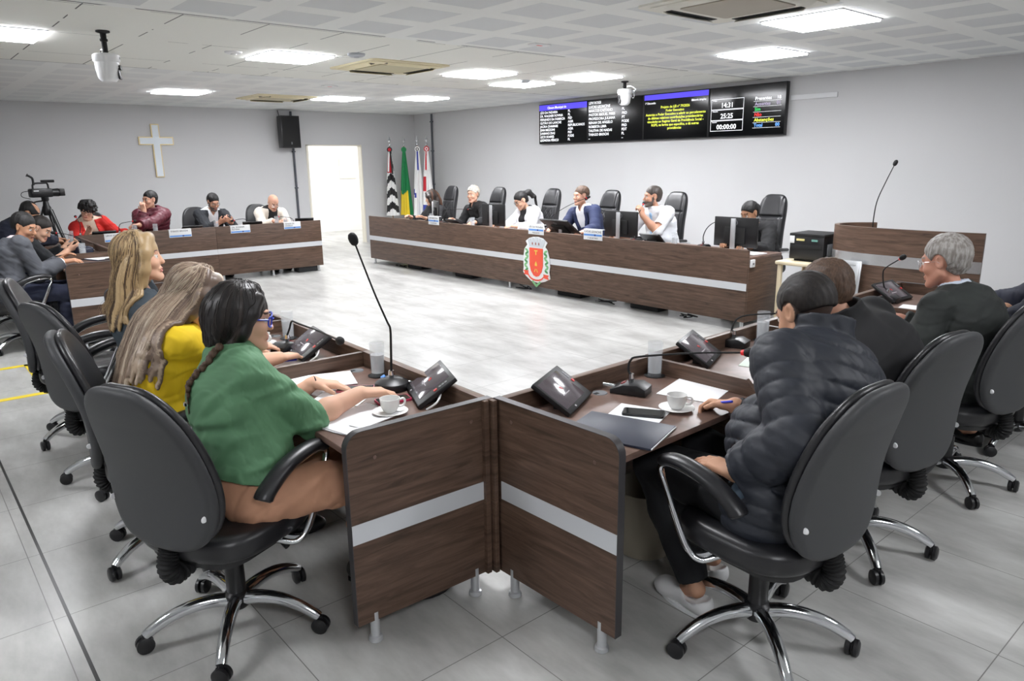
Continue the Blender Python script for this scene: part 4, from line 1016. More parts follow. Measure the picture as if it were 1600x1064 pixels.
paper('white papers before the woman in the white blazer', 6.35, -2.68, D(80), n=6)
paper('white papers before the man in the white shirt', 8.72, -2.78, D(85), n=6)
paper('white papers on the front desk beside the curved microphone', 9.45, -2.76, D(80), n=5)
paper('open papers at the right end of the front desk', 10.02, -2.72, D(85), .21, .42, n=12, curl=.003)
NAVY = mat('navy_leatherette', (34, 40, 58), .42, bump=(260, .2, .0005))
o = thing('folder', 'dark navy folder lying before the man in the puffer jacket', 'folder', (12.50, -7.43, Z), D(18)); MB().b2((-.165, -.125, 0), (.165, .125, .009), .003).build('cover', NAVY, o); MB().b2((-.160, -.121, .0025), (.168, .119, .0065)).build('pages', PAPER, o)
o = thing('clipboard', 'navy clipboard with white papers on the far-left desk', 'clipboard', (5.55, -7.62, Z), D(-70)); MB().b2((-.125, -.17, 0), (.125, .17, .006), .002).build('board', NAVY, o); MB().b2((-.03, .14, .006), (.03, .165, .016), .003).build('clip', CHROME, o)
o = thing('pouch', 'dark blue zip pouch on the far-left desk', 'pouch', (4.95, -7.66, Z), .2); v = Vol((-.2, -.12, -.02), (.2, .12, .14), .006); v.rbox((0, 0, .045), (.16, .07, .045), None, .03); v.wrinkle(.003, 22, 3); v.fn(v.lo, v.lo+v.n*v.h, lambda X, Y, Z_: -Z_, .004, '*'); link('body', sdf_mesh('body', v, NAVY), o)
MB().tube([(-.14, 0, .091), (.14, 0, .091)], .003, 6).build('zip', CHROME, o)
o = thing('laptop', 'thin pale laptop at the hand of the man in the grey suit', 'laptop', (6.15, -7.80, Z), D(-5)); MB().b2((-.16, -.11, 0), (.16, .11, .012), .004).build('base', ALU, o); MB().b2((-.14, -.02, .012), (.14, .09, .0135), .001).build('keyboard', BLACKM, o)
def phone(label, x, y, a, body, z=Z, w=.075, h=.155, scr=True):
    o = thing('phone', label, 'phone', (x, y, z), a); MB().prism(rrect(w, h, .012), 0, .0085, 'xyz', 0).build('case', body, o)
    MB().prism(rrect(w-.008, h-.008, .009), .0085, .0092, 'xyz', 0).build('screen', SCR, o); return o
phone('black phone lying on the white pad', 12.45, -7.235, D(-58), BLACKP, Z+.0025)
phone('phone in a pink case beside the tall microphone', 11.43, -7.88, D(-38), mat('pink_case', (236, 130, 150), .4))
phone('small phone in a dark pink case beside the cup of the woman in green', 11.665, -7.84, D(-12), mat('magenta_case', (200, 52, 92), .4), w=.07, h=.14)
phone('white phone under the hand of the man in the grey suit', 6.30, -7.93, D(60), WHITEP, Z)
def pen(label, p, d, m, n=.14): 
    d = V(d).normalized(); p = V(p); o = thing('pen', label, 'pen', p); a = d*n/2
    MB().tube([-a, -a+d*.012, a-d*.03, a], [.0012, .0042, .0042, .004], 8).build('barrel', m, o); MB().tube([a-d*.045, a-d*.002], .0048, 8).build('cap', m, o); return o
pen('white pen on the worktop edge before the woman in green', (11.88, -8.10, Z+.005), (1, .25, 0), WHITEP)
pen('blue pen on the sheet before the woman in yellow', (10.80, -7.93, Z+.008), (.3, 1, 0), mat('pen_blue', (48, 60, 200), .35))
for lb, x, y in (('round cable grommet in the worktop before the woman in green', 11.17, -7.73), ('round cable grommet in the worktop before the woman in yellow', 10.23, -7.72), ('round cable grommet beside the microphone of the man in the puffer jacket', 12.16, -7.16)):
    o = thing('cable_grommet', lb, 'grommet', (x, y, HW)); MB().lathe([(0, 0), (.032, 0), (.030, .003), (0, .0035)], 24).build('ring', GREYP, o); MB().b2((-.008, -.03, .003), (.008, -.01, .0042)).build('slot', BLACKM, o)

# monitors on the front desk ------------------------------------------------
def monitor(label, x, y, a, tilt=0., zc=.30, group='computer monitors seen from behind on the front desk'):
    o = thing('monitor', label, 'monitor', (x, y, Z), a, group)
    q = MX.Translation((0, -.06, .035) if tilt else (0, 0, .05)) @ MX.Rotation(tilt, 4, 'X')
    def P(b): return b.xf(q)
    P(MB().b2((-.25, -.012, 0), (.25, .012, .30), .006)).build('housing', BLACKP, o)
    P(MB().b2((-.24, -.0135, .012), (.24, -.0115, .29), .001)).build('display', SCR, o)
    P(MB().b2((-.12, .012, .03), (.12, .03, .2), .012)).build('rear_bulge', BLACKM, o)
    rg = MB(); rg.tube([(.022*math.cos(t_), .0135, .245+.022*math.sin(t_)) for t_ in [2*PI*i/20 for i in range(20)]], .0025, 6, closed=True); rg.text('DELL', .013, (0.015, .0128+.0005, .241), (-1, 0, 0), (0, 0, 1), 'LEFT'); P(rg).build('round_badge', GREYP, o)
    MB().b2((-.026, .045, .006), (.026, .062, .34 if not tilt else .17), .004).build('stand_column', ALU, o)
    MB().b2((-.1, -.06, 0), (.1, .09, .008), .003).build('stand_foot', ALU, o)
    MB().box((0, .035, .17), (.06, .03, .06), .006).build('bracket', BLACKM, o)
for lb, x, y, a, tl in (('slim monitor edge-on before the long-haired clerk', 4.55, -2.66, PI-.45, 0), ('monitor back between the white-haired man and the woman in the white blazer', 6.02, -2.70, PI, 0), ('low monitor tilted back before the man in the blue suit', 7.42, -2.70, PI, -.95), ('monitor back before the man in the white shirt', 8.38, -2.70, PI, 0), ('monitor back before the masked clerk, at the right end', 9.90, -2.68, PI, 0)):
    monitor(lb, x, y, a, tl)
# name plates ---------------------------------------------------------------
INK, BLU, LBL = mat('ink_dark', (52, 52, 62), .6), mat('plate_blue', (94, 146, 214), .5), mat('plate_dark_blue', (40, 62, 130), .5)
def nameplate(label, loc, a, w, h, line1, line2=None, z0=0.):
    """faces local -y; hooks over the top edge of the desk panel"""
    o = thing('name_plate', label, 'name plate', loc, a, 'white name plates on the desk fronts')
    MB().b2((-w/2, -.006, z0-h), (w/2, 0, z0), .001).b2((-w/2, -.006, z0-.002), (w/2, .045, z0), 0).build('plate', WHITEP, o)
    t = MB()
    if line2:
        t.text(line1, .033, (0, -.0068, z0-.04), (1, 0, 0), (0, 0, 1), 'CENTER', w-.03, .01); t.text(line2, .024, (0, -.0068, z0-h+.014), (1, 0, 0), (0, 0, 1), 'CENTER', w-.06, .01)
        zb = z0-.078
    else:
        ls = line1.split('|')
        for k, s in enumerate(ls): t.text(s, .03, (-w/2+.02, -.0068, z0-.036-.03*k), (1, 0, 0), (0, 0, 1), 'LEFT', w-.04, .01)
        zb = z0-h+.006
    t.build('lettering', INK, o, 0, False)
    MB().b2((-w/2+.006, -.0075, zb), (w/2-.006, -.006, zb+.022)).build('blue_band', BLU, o)
    MB().lathe([(0, .0025), (.011, .002), (.012, 0), (0, 0)], 14, (w*.12, -.0075, zb+.011), rx(PI/2)).build('seal', LBL, o)
nameplate('white name plate near the left end of the front desk', (4.995, -3.0185, 0), 0, .27, .125, 'JEAN MIZZONI', '2º SECRETÁRIO', .90-.02)
nameplate('white name plate above the coat of arms', (7.255, -3.0185, 0), 0, .285, .125, 'LÉO DA PADARIA', 'PRESIDENTE', .90-.02)
nameplate('white name plate before the man in the white shirt', (8.235, -3.0185, 0), 0, .295, .125, 'LUCAS LEONCINE', '1º SECRETÁRIO', .90-.02)
nameplate('name plate before the bald man in white', (3.2915, -4.48, HT+.002), D(90), .27, .105, 'RENAN DE|ANGELO')
nameplate('name plate before the man in the dark suit below the cross', (3.2915, -5.285, HT+.002), D(90), .29, .11, 'DR. WAGNER|ROVINA')
nameplate('name plate before the man in wine red', (3.2915, -6.13, HT+.002), D(90), .30, .11, 'THIAGO BROCHI')
nameplate('half-hidden name plate before the curly-haired woman in red', (3.2915, -6.95, HT+.002), D(90), .27, .11, 'LECO SOARES')
CB = mat('cable_black', (20, 20, 22), .6)
o = tag(MB().tube(smooth_path([(10.3, -2.9, .006), (10.2, -3.2, .006), (10.45, -3.4, .006), (10.7, -3.2, .006), (10.9, -3.3, .006)], 8), .005, 6).build('floor_cable', CB), 'loose black cable on the floor at the right end of the front desk', 'cable')
for i, (xx, lb) in enumerate(((3.9, 'first tangle of cables under the front desk from its left end'), (6.9, 'tangle of cables under the coat of arms'), (8.35, 'tangle of cables under the right half of the front desk'), (9.6, 'last tangle of cables under the front desk'))):
    pts = [(xx+rnd.uniform(-.18, .18), -2.9+rnd.uniform(-.05, .05), .006+abs(rnd.gauss(0, .025))) for k in range(9)]
    tag(MB().tube(smooth_path(pts, 5), .006, 6).build('floor_cable', CB), lb, 'cable')
# ------------------------------------------------------------------ people
def npv(*a): return np.array(a, float)
def rotz(a): c, s = math.cos(a), math.sin(a); return np.array([[c, -s, 0], [s, c, 0], [0, 0, 1.]])
def rotx(a): c, s = math.cos(a), math.sin(a); return np.array([[1., 0, 0], [0, c, -s], [0, s, c]])
def roty(a): c, s = math.cos(a), math.sin(a); return np.array([[c, 0, s], [0, 1., 0], [-s, 0, c]])
def skin_mats(name, rgb, lip, brow, scalp=None):
    return [rgb, lip, brow, (226, 222, 216), (40, 26, 20), scalp or brow]
def skin_attr():
    if 'skin' in MATS: return MATS['skin']
    m, nt, b, N, L = nodes_of('skin'); at = N('ShaderNodeVertexColor'); at.layer_name = 'skin_tone'; tc = N('ShaderNodeTexCoord')
    n = N('ShaderNodeTexNoise'); n.inputs['Scale'].default_value = 11; n.inputs['Detail'].default_value = 4; L(tc.outputs['Object'], n.inputs['Vector'])
    mx = N('ShaderNodeMix'); mx.data_type = 'RGBA'; mx.blend_type = 'MULTIPLY'; mx.inputs[0].default_value = .22; L(at.outputs['Color'], mx.inputs[6]); L(n.outputs['Color'], mx.inputs[7])
    hs = N('ShaderNodeMix'); hs.data_type = 'RGBA'; hs.blend_type = 'MIX'; hs.inputs[0].default_value = .5; L(at.outputs['Color'], hs.inputs[6]); L(mx.outputs[2], hs.inputs[7]); L(hs.outputs[2], b.inputs['Base Color'])
    b.inputs['Roughness'].default_value = .55; b.inputs['Specular IOR Level'].default_value = .32
    n2 = N('ShaderNodeTexNoise'); n2.inputs['Scale'].default_value = 190; L(tc.outputs['Object'], n2.inputs['Vector']); bp = N('ShaderNodeBump'); bp.inputs['Strength'].default_value = .12; bp.inputs['Distance'].default_value = .0006
    L(n2.outputs['Fac'], bp.inputs['Height']); L(bp.outputs[0], b.inputs['Normal']); return m
def hair_attr():
    if 'hair_strands' in MATS: return MATS['hair_strands']
    m, nt, b, N, L = nodes_of('hair_strands'); at = N('ShaderNodeVertexColor'); at.layer_name = 'hair_colour'; L(at.outputs['Color'], b.inputs['Base Color']); b.inputs['Roughness'].default_value = .42; return m
class Person:
    def __init__(s, label, loc, rz_, head, hrot=(0, 0, 0), pelvis=None, wristL=None, wristR=None, sw=.185, bulk=1., twist=0., belly=0., bust=0., skin=None, h=.008,
                 handL=None, handR=None, poleL=None, poleR=None, hump=.03, feet=((-.11, .42), (.11, .42)), knees=None, beard=0, hs=1., arm=1., shrug=0., stub=0, squint=0):
        s.h = h; s.rz = rz_; s.loc = np.array([loc[0], loc[1], 0.]); s.R = rotz(rz_)
        s.root = thing('person', label, 'person', (loc[0], loc[1], 0), rz_)
        L = s.L
        s.P = npv(0, 0, .565) if pelvis is None else npv(*pelvis)
        s.H = L(head); yaw, pit, rol = (math.radians(v) for v in hrot); s.hs = hs
        s.HR = rotz(yaw) @ rotx(-pit) @ roty(rol)
        sp = unit(s.H-npv(0, 0, .05)-s.P); uh = s.HR[:, 2]
        s.N = s.H-.105*hs*uh-.05*unit(sp+uh)+(-.03*s.HR[:, 1])*hs
        s.s = unit(s.N-s.P); tr = math.radians(twist); r0 = npv(math.cos(tr), math.sin(tr), 0)
        s.f = unit(np.cross(s.s, r0)); s.r = unit(np.cross(s.f, s.s))
        s.len = np.linalg.norm(s.N-s.P)
        s.W = s.P+s.s*s.len*.33-s.f*hump*.5; s.C = s.P+s.s*s.len*.66-s.f*hump
        s.S = {}; s.E = {}; s.Wr = {}; s.HD = {}; s.sw = sw; s.bulk = bulk; s.belly = belly; s.bust = bust; s.arml = arm
        for k, sg, w, pole in (('L', -1, wristL, poleL), ('R', 1, wristR, poleR)):
            S0 = s.N-s.s*(.055-shrug)+s.r*sg*sw
            T = L(w) if w is not None else S0+npv(sg*.04, .33, -.36)
            d = T-S0; S0 = S0+unit(d)*.02*min(1, np.linalg.norm(d)/.4)
            a, b = .295*arm, .25*arm; d = T-S0; D_ = np.linalg.norm(d)
            if D_ > (a+b)*.985: S0 = S0+unit(d)*min(.05, D_-(a+b)*.985); d = T-S0; D_ = np.linalg.norm(d); k_ = max(1, D_/((a+b)*.99)); a *= k_; b *= k_
            ca = (a*a+D_*D_-b*b)/(2*a*D_); ca = max(-1, min(1, ca)); u = d/D_
            p = npv(sg*.55, -.35, -1.) if pole is None else npv(*pole)
            p = p-u*(p@u); p = unit(p)
            s.S[k] = S0; s.E[k] = S0+u*a*ca+p*a*math.sqrt(max(0, 1-ca*ca)); s.Wr[k] = T
        s.hand = {'L': handL or {}, 'R': handR or {}}
        s.hip = {'L': s.P+npv(-.095, .03, -.03), 'R': s.P+npv(.095, .03, -.03)}
        s.K = {}; s.A = {}
        for i, k in enumerate('LR'):
            fx, fy = feet[i]; s.A[k] = npv(fx, fy, .095)
            s.K[k] = npv(*knees[i]) if knees else npv(fx*1.2, s.P[1]+.43, .535)
        s.skin = skin or skin_mats('tan', (206, 160, 132), (176, 106, 96), (44, 34, 30))
        s.beard = beard; s.stub = stub
    def L(s, p): return s.R.T @ (np.asarray(p, float)-s.loc)
    def hp(s, *p): return s.H+s.HR @ (npv(*p)*s.hs)
    def vol(s, h=None, legs=True, pad=.17, up=.0):
        pts = [s.P, s.N, s.H, *s.S.values(), *s.E.values(), *s.Wr.values()]+([*s.K.values(), *s.A.values()] if legs else [])
        pts = np.array(pts); lo = pts.min(0)-pad; hi = pts.max(0)+pad
        if legs: lo[2] = -.02
        return Vol(lo, hi, h or s.h)
    # ---- anatomy pieces, o = offset
    def torso(s, v, o=0., k=.04, neck=True, hips=1.):
        b = s.bulk; F = (s.f, .70)
        v.cap(s.P, s.W, .172*b*hips+o, .150*b+o, k, flat=F); v.cap(s.W, s.C, .150*b+o, .168*b+o, k, flat=F)
        v.cap(s.C, s.N-s.s*.07, .168*b+o, .115*b+o, k, flat=F)
        v.cap(s.S['L']-s.r*-.01, s.N-s.s*.045, .058*b**.5+o, .066+o, k); v.cap(s.S['R']-s.r*.01, s.N-s.s*.045, .058*b**.5+o, .066+o, k)
        if s.belly: v.ell(s.W+s.f*(.05+s.belly*.4)+s.s*.0, (.15*b+o, .10+s.belly+o, .15+o), np.stack([s.r, s.f, s.s], 1), k)
        if s.bust:
            for sg in (-1, 1): v.ell(s.C+s.r*sg*.075+s.f*(.085+s.bust*.3)+s.s*.01, (.07+o, .055+s.bust+o, .07+o), np.stack([s.r, s.f, s.s], 1), .03)
        if neck: v.cap(s.N-s.s*.04, s.hp(0, -.022, -.07), .062+o, .056+o, .025)
    def arm(s, v, k_, o=0., upto=2., k=.02, mod=None, cuff=0.):
        b = s.bulk**.5; S, E, W = s.S[k_], s.E[k_], s.Wr[k_]
        if upto >= 1: v.cap(S, E, .052*b+o, .043*b+o, k, mod=mod)
        else: v.cap(S, S+(E-S)*upto, .052*b+o, (.052-.009*upto)*b+o, k, mod=mod)
        if upto > 1:
            t = upto-1; v.cap(E, E+(W-E)*.35*min(1, t/.35), .043*b+o, .044*b+o, k, mod=mod)
            if t > .35: v.cap(E+(W-E)*.35, E+(W-E)*t, .044*b+o, (.044-.015*(t-.35)/.65)*b+o+cuff, k, mod=mod)
    def legs(s, v, o=0., k=.03, upto=1.):
        for q in 'LR':
            v.cap(s.hip[q], s.K[q], .088*s.bulk+o, .060+o, k); A = s.K[q]+(s.A[q]-s.K[q])*upto
            v.cap(s.K[q], s.K[q]+(A-s.K[q])*.4, .058+o, .055+o, k); v.cap(s.K[q]+(A-s.K[q])*.4, A, .055+o, .039+o, k)
    def hand_sdf(s, v, q):
        hd = s.hand[q]; sg = -1 if q == 'L' else 1; W = s.Wr[q]
        d = unit(s.R.T @ npv(*hd['dir'])) if 'dir' in hd else unit(W-s.E[q])
        n = unit(s.R.T @ npv(*hd['palm'])) if 'palm' in hd else npv(0, 0, -1.)     # palm faces n
        n = unit(n-d*(n@d)); sd = np.cross(d, n)*1.0                               # side axis
        # thumb side: for a right hand palm down, fingers forward, the thumb is on the left
        th = np.cross(n, d)*(1 if q == 'L' else -1)*-1
        th = -np.cross(d, n)*(1 if q == 'R' else -1)*-1
        th = th if True else sd
        # geometry check: forward d=+y, palm n=-z: d x n = (-1,0,0); right thumb must point to -x
        th = np.cross(d, n)*(1 if q == 'R' else -1)
        curl = hd.get('curl', (.35, .4, .45, .5)); spread = hd.get('spread', .1); tw = hd.get('thumb', .6)
        R = np.stack([th, d, n], 1)
        v.rbox(W+d*.052, (.038, .05, .0135), R, .0125, .012); v.cap(W-d*.01, W+d*.03, .026, .026, .012, flat=(n, .68))
        v.ell(W+d*.035+th*.026+n*.006, (.018, .032, .016), R, .012)
        for i, (off, ln) in enumerate(((.029, .92), (.0098, 1.), (-.0098, .95), (-.0285, .76))):
            a = curl[i]; base = W+d*(.098-.004*abs(i-1))+th*off; dd = unit(d+th*(off*spread*8)); r = .0092 if i < 3 else .008
            p = base; ang = a*.9
            for j, (l, rr) in enumerate(((.044, r), (.027, r*.93), (.021, r*.85))):
                e = p+(dd*math.cos(ang)+n*math.sin(ang))*l*ln; v.cap(p, e, rr, rr*.93, .004); p = e; ang += a*(1.15 if j == 0 else .8)
        b0 = W+d*.028+th*.034+n*.004
        t1 = unit(d*.72+th*.75+n*.25*tw); t2 = unit(d*.9+th*.35*(1-tw*.8)+n*.55*tw)
        v.cap(b0-t1*.012, b0+t1*.036, .0135, .0105, .008); v.cap(b0+t1*.036, b0+t1*.036+t2*.031, .0105, .0085, .004)
        s.HD[q] = dict(d=d, n=n, th=th, W=W, tip=b0+t1*.036+t2*.03)
    def head_sdf(s, v, nose=1., jaw=1.):
        p = s.hp; q = s.hs; R = s.HR
        def e(c, r, k=.012, op='+'): v.ell(p(*c), npv(*r)*q, R, k, op)
        def c(a, b, ra, rb, k=.012, op='+', flat=None): v.cap(p(*a), p(*b), ra*q, rb*q, k, flat, None, op)
        e((0, -.014, .030), (.0755, .096, .087)); e((0, .028, -.03), (.060, .062, .083), .03)
        for g in (-1, 1):
            c((g*.052*jaw, .0, -.055), (g*.018, .072, -.104), .02, .018, .025); e((g*.036, .058, -.03), (.026, .026, .024), .02)
        c((-.032, .077, .024), (.032, .077, .024), .013, .013, .014); e((0, .076, -.104), (.02, .018, .016), .015)
        for g in (-1, 1):
            e((g*.031, .097, .002), (.0175, .016, .0105), .010, '-'); e((g*.031, .0765, .001), (.0128, .0128, .0125), .002)
            c((g*.018, .0895, -.001), (g*.044, .083, .0), .0033, .003, .003) if False else None
        c((0, .086, .010), (0, .108*nose**.3, -.030), .0075, .0115, .008); e((0, .1, -.034), (.016, .012, .0095), .006)
        e((0, .083, -.068), (.025, .013, .014), .01); c((-.019, .0905, -.0655), (.019, .0905, -.0655), .0052, .0052, .004, flat=((R[:, 2]), .9)); c((-.016, .0895, -.0755), (.016, .0895, -.0755), .006, .006, .004)
        v.fn(p(0, .1, -.07)-.04, p(0, .1, -.07)+.04, lambda X, Y, Z: s._slit(X, Y, Z), .002, '-')
        for g in (-1, 1):
            Re = R @ rotz(g*-.35) @ rotx(.15)
            v.ell(p(g*.0785, -.010, .0), npv(.0085, .020, .033)*q, Re, .006); v.ell(p(g*.086, -.006, .003), npv(.006, .011, .02)*q, Re, .004, '-')
    def _slit(s, X, Y, Z):
        x, y, z = s.hl(X, Y, Z)
        return np.maximum(np.maximum(np.abs(z+.0705)-.0012, .085-y), np.abs(x)-.021)
    def hl(s, X, Y, Z):
        R = s.HR.astype(np.float32); H = s.H; k = np.float32(1/s.hs)
        a, b, c = X-np.float32(H[0]), Y-np.float32(H[1]), Z-np.float32(H[2])
        return [(a*R[0, i]+b*R[1, i]+c*R[2, i])*k for i in range(3)]
    def body(s, nose=1., jaw=1., cover=-.02):
        v = s.vol()
        s.torso(v, cover, .04)
        for q in 'LR': s.arm(v, q, 0)
        s.legs(v, -.014)
        for q in 'LR':
            A = s.A[q]; v.cap(A, A+npv(0, .1, -.055), .03, .02, .02)
        for q in 'LR': s.hand_sdf(v, q)
        s.head_sdf(v, nose, jaw)
        P, Q = v.mesh()
        x, y, z = s.hl(P[:, 0], P[:, 1], P[:, 2]); mi = np.zeros(len(P), int)
        ax = np.abs(x)
        if s.beard:   # a shaped beard: jaw, chin and moustache
            bd = (z < -.052) & (y > .0+(-.055-z)*.1) & (z > -.135) & ~((np.abs(z+.0705) < .009) & (ax < .02)) & (y > .01)
            bd |= (z < -.047) & (z > -.06) & (ax < .026) & (y > .08)
            bd |= (z < .0) & (z > -.06) & (y > .0) & (y < .028) & (ax > .055)
            mi[bd & (y < .108) & (ax < .085)] = 2
        if s.stub: mi[(z > -.05) & (z-y+.02 > 0) & (y < .085) & (z < .2) & ((z > .03) | (y < -.014)) & (ax < .0765)] = 5
        mi[(np.abs(z+.0705) < .0095) & (ax < .0215) & (y > .083) & (y < .125)] = 1
        mi[(np.abs(z-.0285+4*(ax-.034)**2) < .0046) & (ax > .013) & (ax < .047) & (y > .06) & (y < .115)] = 2
        for g in (-1, 1):
            d = np.sqrt((x-g*.031)**2+(y-.0765)**2+(z-.001)**2); ey = (d < .0137) & (y > .075) & (y < .1)
            mi[ey] = 3; mi[ey & (((x-g*.031)**2+(z+.0005)**2) < .0062**2)] = 4
            mi[ey & ((z > .0072) | (z < -.0085))] = 0
            mi[(np.abs(z-.0085) < .0018) & (np.abs(x-g*.031) < .0145) & (y > .07) & (y < .105)] = 2
        me = mk_mesh('body', P, Q, skin_attr(), None, True, 0); at = me.color_attributes.new('skin_tone', 'FLOAT_COLOR', 'POINT')
        cols = np.array([[*lin(c_), 1] for c_ in s.skin], np.float32); at.data.foreach_set('color', cols[mi].ravel()); s.bodyo = link('body', me, s.root); return s
    # ---- clothes
    def top(s, name, m, o=.012, sleeve=2., collar=None, opening=None, wr=.004, freq=15, seed=1, k=.03, quilt=None, hem=1., cuff=.0, h=None, label=None, lapel=None, cut=None, sleevecut=True, buttons=0):
        v = s.vol(h, legs=False); md = None
        if quilt:
            amp, pit = quilt; md = lambda t: .7*amp*(np.sqrt(np.abs(np.sin(PI*t/pit)))-.8)
        s.torso(v, o, k, neck=False, hips=hem)
        if quilt:     # horizontal quilting round the trunk
            amp, pit = quilt; ps, N0 = s.s.astype(np.float32), s.P.astype(np.float32)
            sl, X, Y, Z = v.win(v.lo, v.lo+v.n*v.h); t = (X-N0[0])*ps[0]+(Y-N0[1])*ps[1]+(Z-N0[2])*ps[2]
            v.a[sl] -= (amp*(np.sqrt(np.abs(np.sin(PI*t/pit)))-.8)).astype(np.float32)
        for q in 'LR':
            s.arm(v, q, o+.003, sleeve, k=.022, mod=md, cuff=cuff)
        if collar:
            kind, cr, chh, th = collar; a = s.N-s.s*.03+s.f*.006; b = s.N+unit(s.s*.6+s.HR[:, 2]*.4)*chh
            v.cap(a, b, cr+.02, cr+th*.5, .02)
            if kind == 'roll': v.cap(b-unit(b-a)*.015, b, cr+th, cr+th, .01)
            v.cap(a+unit(b-a)*.02, b+unit(b-a)*.12, cr-th*.5, cr, .004, op='-')
            sp = unit(b-a); v.fn(b-.2, b+.25, lambda X, Y, Z: -((X-b[0])*sp[0]+(Y-b[1])*sp[1]+(Z-b[2])*sp[2])-0*X+np.where((X-b[0])**2+(Y-b[1])**2+(Z-b[2])**2 < .0324, 0, 1), .006, '-')
        if wr: v.wrinkle(wr, freq, seed, (1, 1, 1.5))
        if opening:
            sl0, dep, gap = opening; N0, r, f, ss = [x.astype(np.float32) for x in (s.N, s.r, s.f, s.s)]
            def wd(X, Y, Z):
                a, b, c = X-N0[0], Y-N0[1], Z-N0[2]
                x = a*r[0]+b*r[1]+c*r[2]; y = a*f[0]+b*f[1]+c*f[2]; z = a*ss[0]+b*ss[1]+c*ss[2]
                w = np.maximum(np.minimum(sl0*(z+dep), .075), gap)
                return np.maximum(np.abs(x)-w, .02-y)
            v.fn(v.lo, v.lo+v.n*v.h, wd, .003, '-')
        # neck hole, sleeve mouths
        v.cap(s.N-s.s*.01+s.f*.01, s.hp(0, -.02, -.02), .064, .06, .006, op='-')
        if sleevecut:
            for q in 'LR':
                S, E, W = s.S[q], s.E[q], s.Wr[q]; e = E+(W-E)*(sleeve-1) if sleeve > 1 else S+(E-S)*sleeve
                d = unit(W-E) if sleeve > 1 else unit(E-S); d32, e32 = d.astype(np.float32), e.astype(np.float32)
                v.fn(e-.11, e+.11, lambda X, Y, Z: np.maximum(-((X-e32[0])*d32[0]+(Y-e32[1])*d32[1]+(Z-e32[2])*d32[2]), np.sqrt((X-e32[0])**2+(Y-e32[1])**2+(Z-e32[2])**2)-.1), .004, '-')
        if cut is not None: cut(v)
        s.v = v; P, Q = v.mesh(); me = mk_mesh(name, P, Q, m, None, True, 0); ob = link(name, me, s.root)
        if label: ob['label'] = label
        if lapel is not None:
            sl0, dep, _ = opening; 
            for sg in (-1, 1):
                lv = Vol(s.N-.28, s.N+.2, .006); pts = []
                for t in (0., .25, .5, .75, 1.):
                    zz = .02-(dep-.02)*t; hw = min(sl0*(zz+dep), .075)+.012; c = s.N+s.s*zz+s.r*sg*hw
                    pts.append(c)
                pts = [s._surf(v, c) for c in pts]
                rs = [.016, .026, .034, .026, .008]
                for i in range(4): lv.cap(pts[i]+s.r*sg*rs[i]*.7, pts[i+1]+s.r*sg*rs[i+1]*.7, rs[i], rs[i+1], .004, flat=(s.f, .22))
                Pp, Qq = lv.mesh(); link('lapel', mk_mesh('lapel', Pp, Qq, lapel, None, True, 0), ob)
        return ob
    def _surfb(s, v, c):
        for t in np.arange(.30, -.05, -.004):
            p = c-s.f*t; i = np.round((p-v.lo)/v.h).astype(int)
            if (i >= 0).all() and (i < v.n).all() and v.a[tuple(i)] < .002: return p
        return c-s.f*.12
    def _surf(s, v, c):
        """first point of a volume met when coming from the front along -f"""
        for t in np.arange(.24, -.1, -.004):
            p = c+s.f*t; i = np.round((p-v.lo)/v.h).astype(int)
            if (i >= 0).all() and (i < v.n).all() and v.a[tuple(i)] < .002: return p
        return c+s.f*.12
    def trousers(s, m, o=.008, upto=.9, wr=.004, h=None, seed=5, name='trousers', extra=None):
        v = s.vol(h or max(.008, s.h*1.3), legs=True); v.cap(s.P+npv(0, 0, -.02), s.P+s.s*.12, .168*s.bulk+o, .15*s.bulk+o, .03, flat=(s.f, .75))
        s.legs(v, o, .03, upto)
        if wr: v.wrinkle(wr, 16, seed)
        for q in 'LR':
            A = s.K[q]+(s.A[q]-s.K[q])*upto; d = unit(s.A[q]-s.K[q]).astype(np.float32); A3 = A.astype(np.float32)
            v.fn(A-.12, A+.12, lambda X, Y, Z: np.maximum(-((X-A3[0])*d[0]+(Y-A3[1])*d[1]+(Z-A3[2])*d[2]), np.sqrt((X-A3[0])**2+(Y-A3[1])**2+(Z-A3[2])**2)-.115), .004, '-')
        v.fn(v.lo, v.lo+v.n*v.h, lambda X, Y, Z: (Z-s.P[2]-.10)*1.0+0*X+0*Y if False else -(s.P[2]+.08-Z)*-1.0+0*X+0*Y, .004, '*') if False else None
        P, Q = v.mesh(); ob = link(name, mk_mesh(name, P, Q, m, None, True, 0), s.root); return ob
    def shoes(s, m, sole=None, h=.007, sock=None):
        for i, q in enumerate('LR'):
            A = s.A[q]; d = unit((A-s.hip[q])*npv(1, 1, 0)*.3+npv(0, .1, 0)); v = Vol(A-npv(.2, .2, .12), A+npv(.2, .3, .08), h); R = np.stack([npv(d[1], -d[0], 0), d, npv(0, 0, 1.)], 1)
            c = A*npv(1, 1, 0); v.cap(c+npv(0, 0, .045)-d*.03, c+npv(0, 0, .035)+d*.15, .043, .036, .02); v.cap(c+npv(0, 0, .05), c+npv(0, 0, .07)-d*.01, .043, .041, .02); v.cap(c+npv(0, 0, .1), c+npv(0, 0, .2), .06, .06, .004, op='-'); v.ell(c+d*.14+npv(0, 0, .028), (.043, .07, .036), R, .02)
            v.fn(v.lo, v.lo+v.n*v.h, lambda X, Y, Z: Z-.006+0*X+0*Y, .002, '-') if True else None
            P, Q = v.mesh(); sh = link('shoe', mk_mesh('shoe', P, Q, m, None, True, 0), s.root)
            sv = MB(); out = [tuple((c+d*(.055+.125*math.sin(a))+R[:, 0]*.045*math.cos(a))[:2]) for a in [2*PI*k/20 for k in range(20)]]; sv.prism(out, 0.001, .016); sv.build('sole', sole or BLACKM, sh)
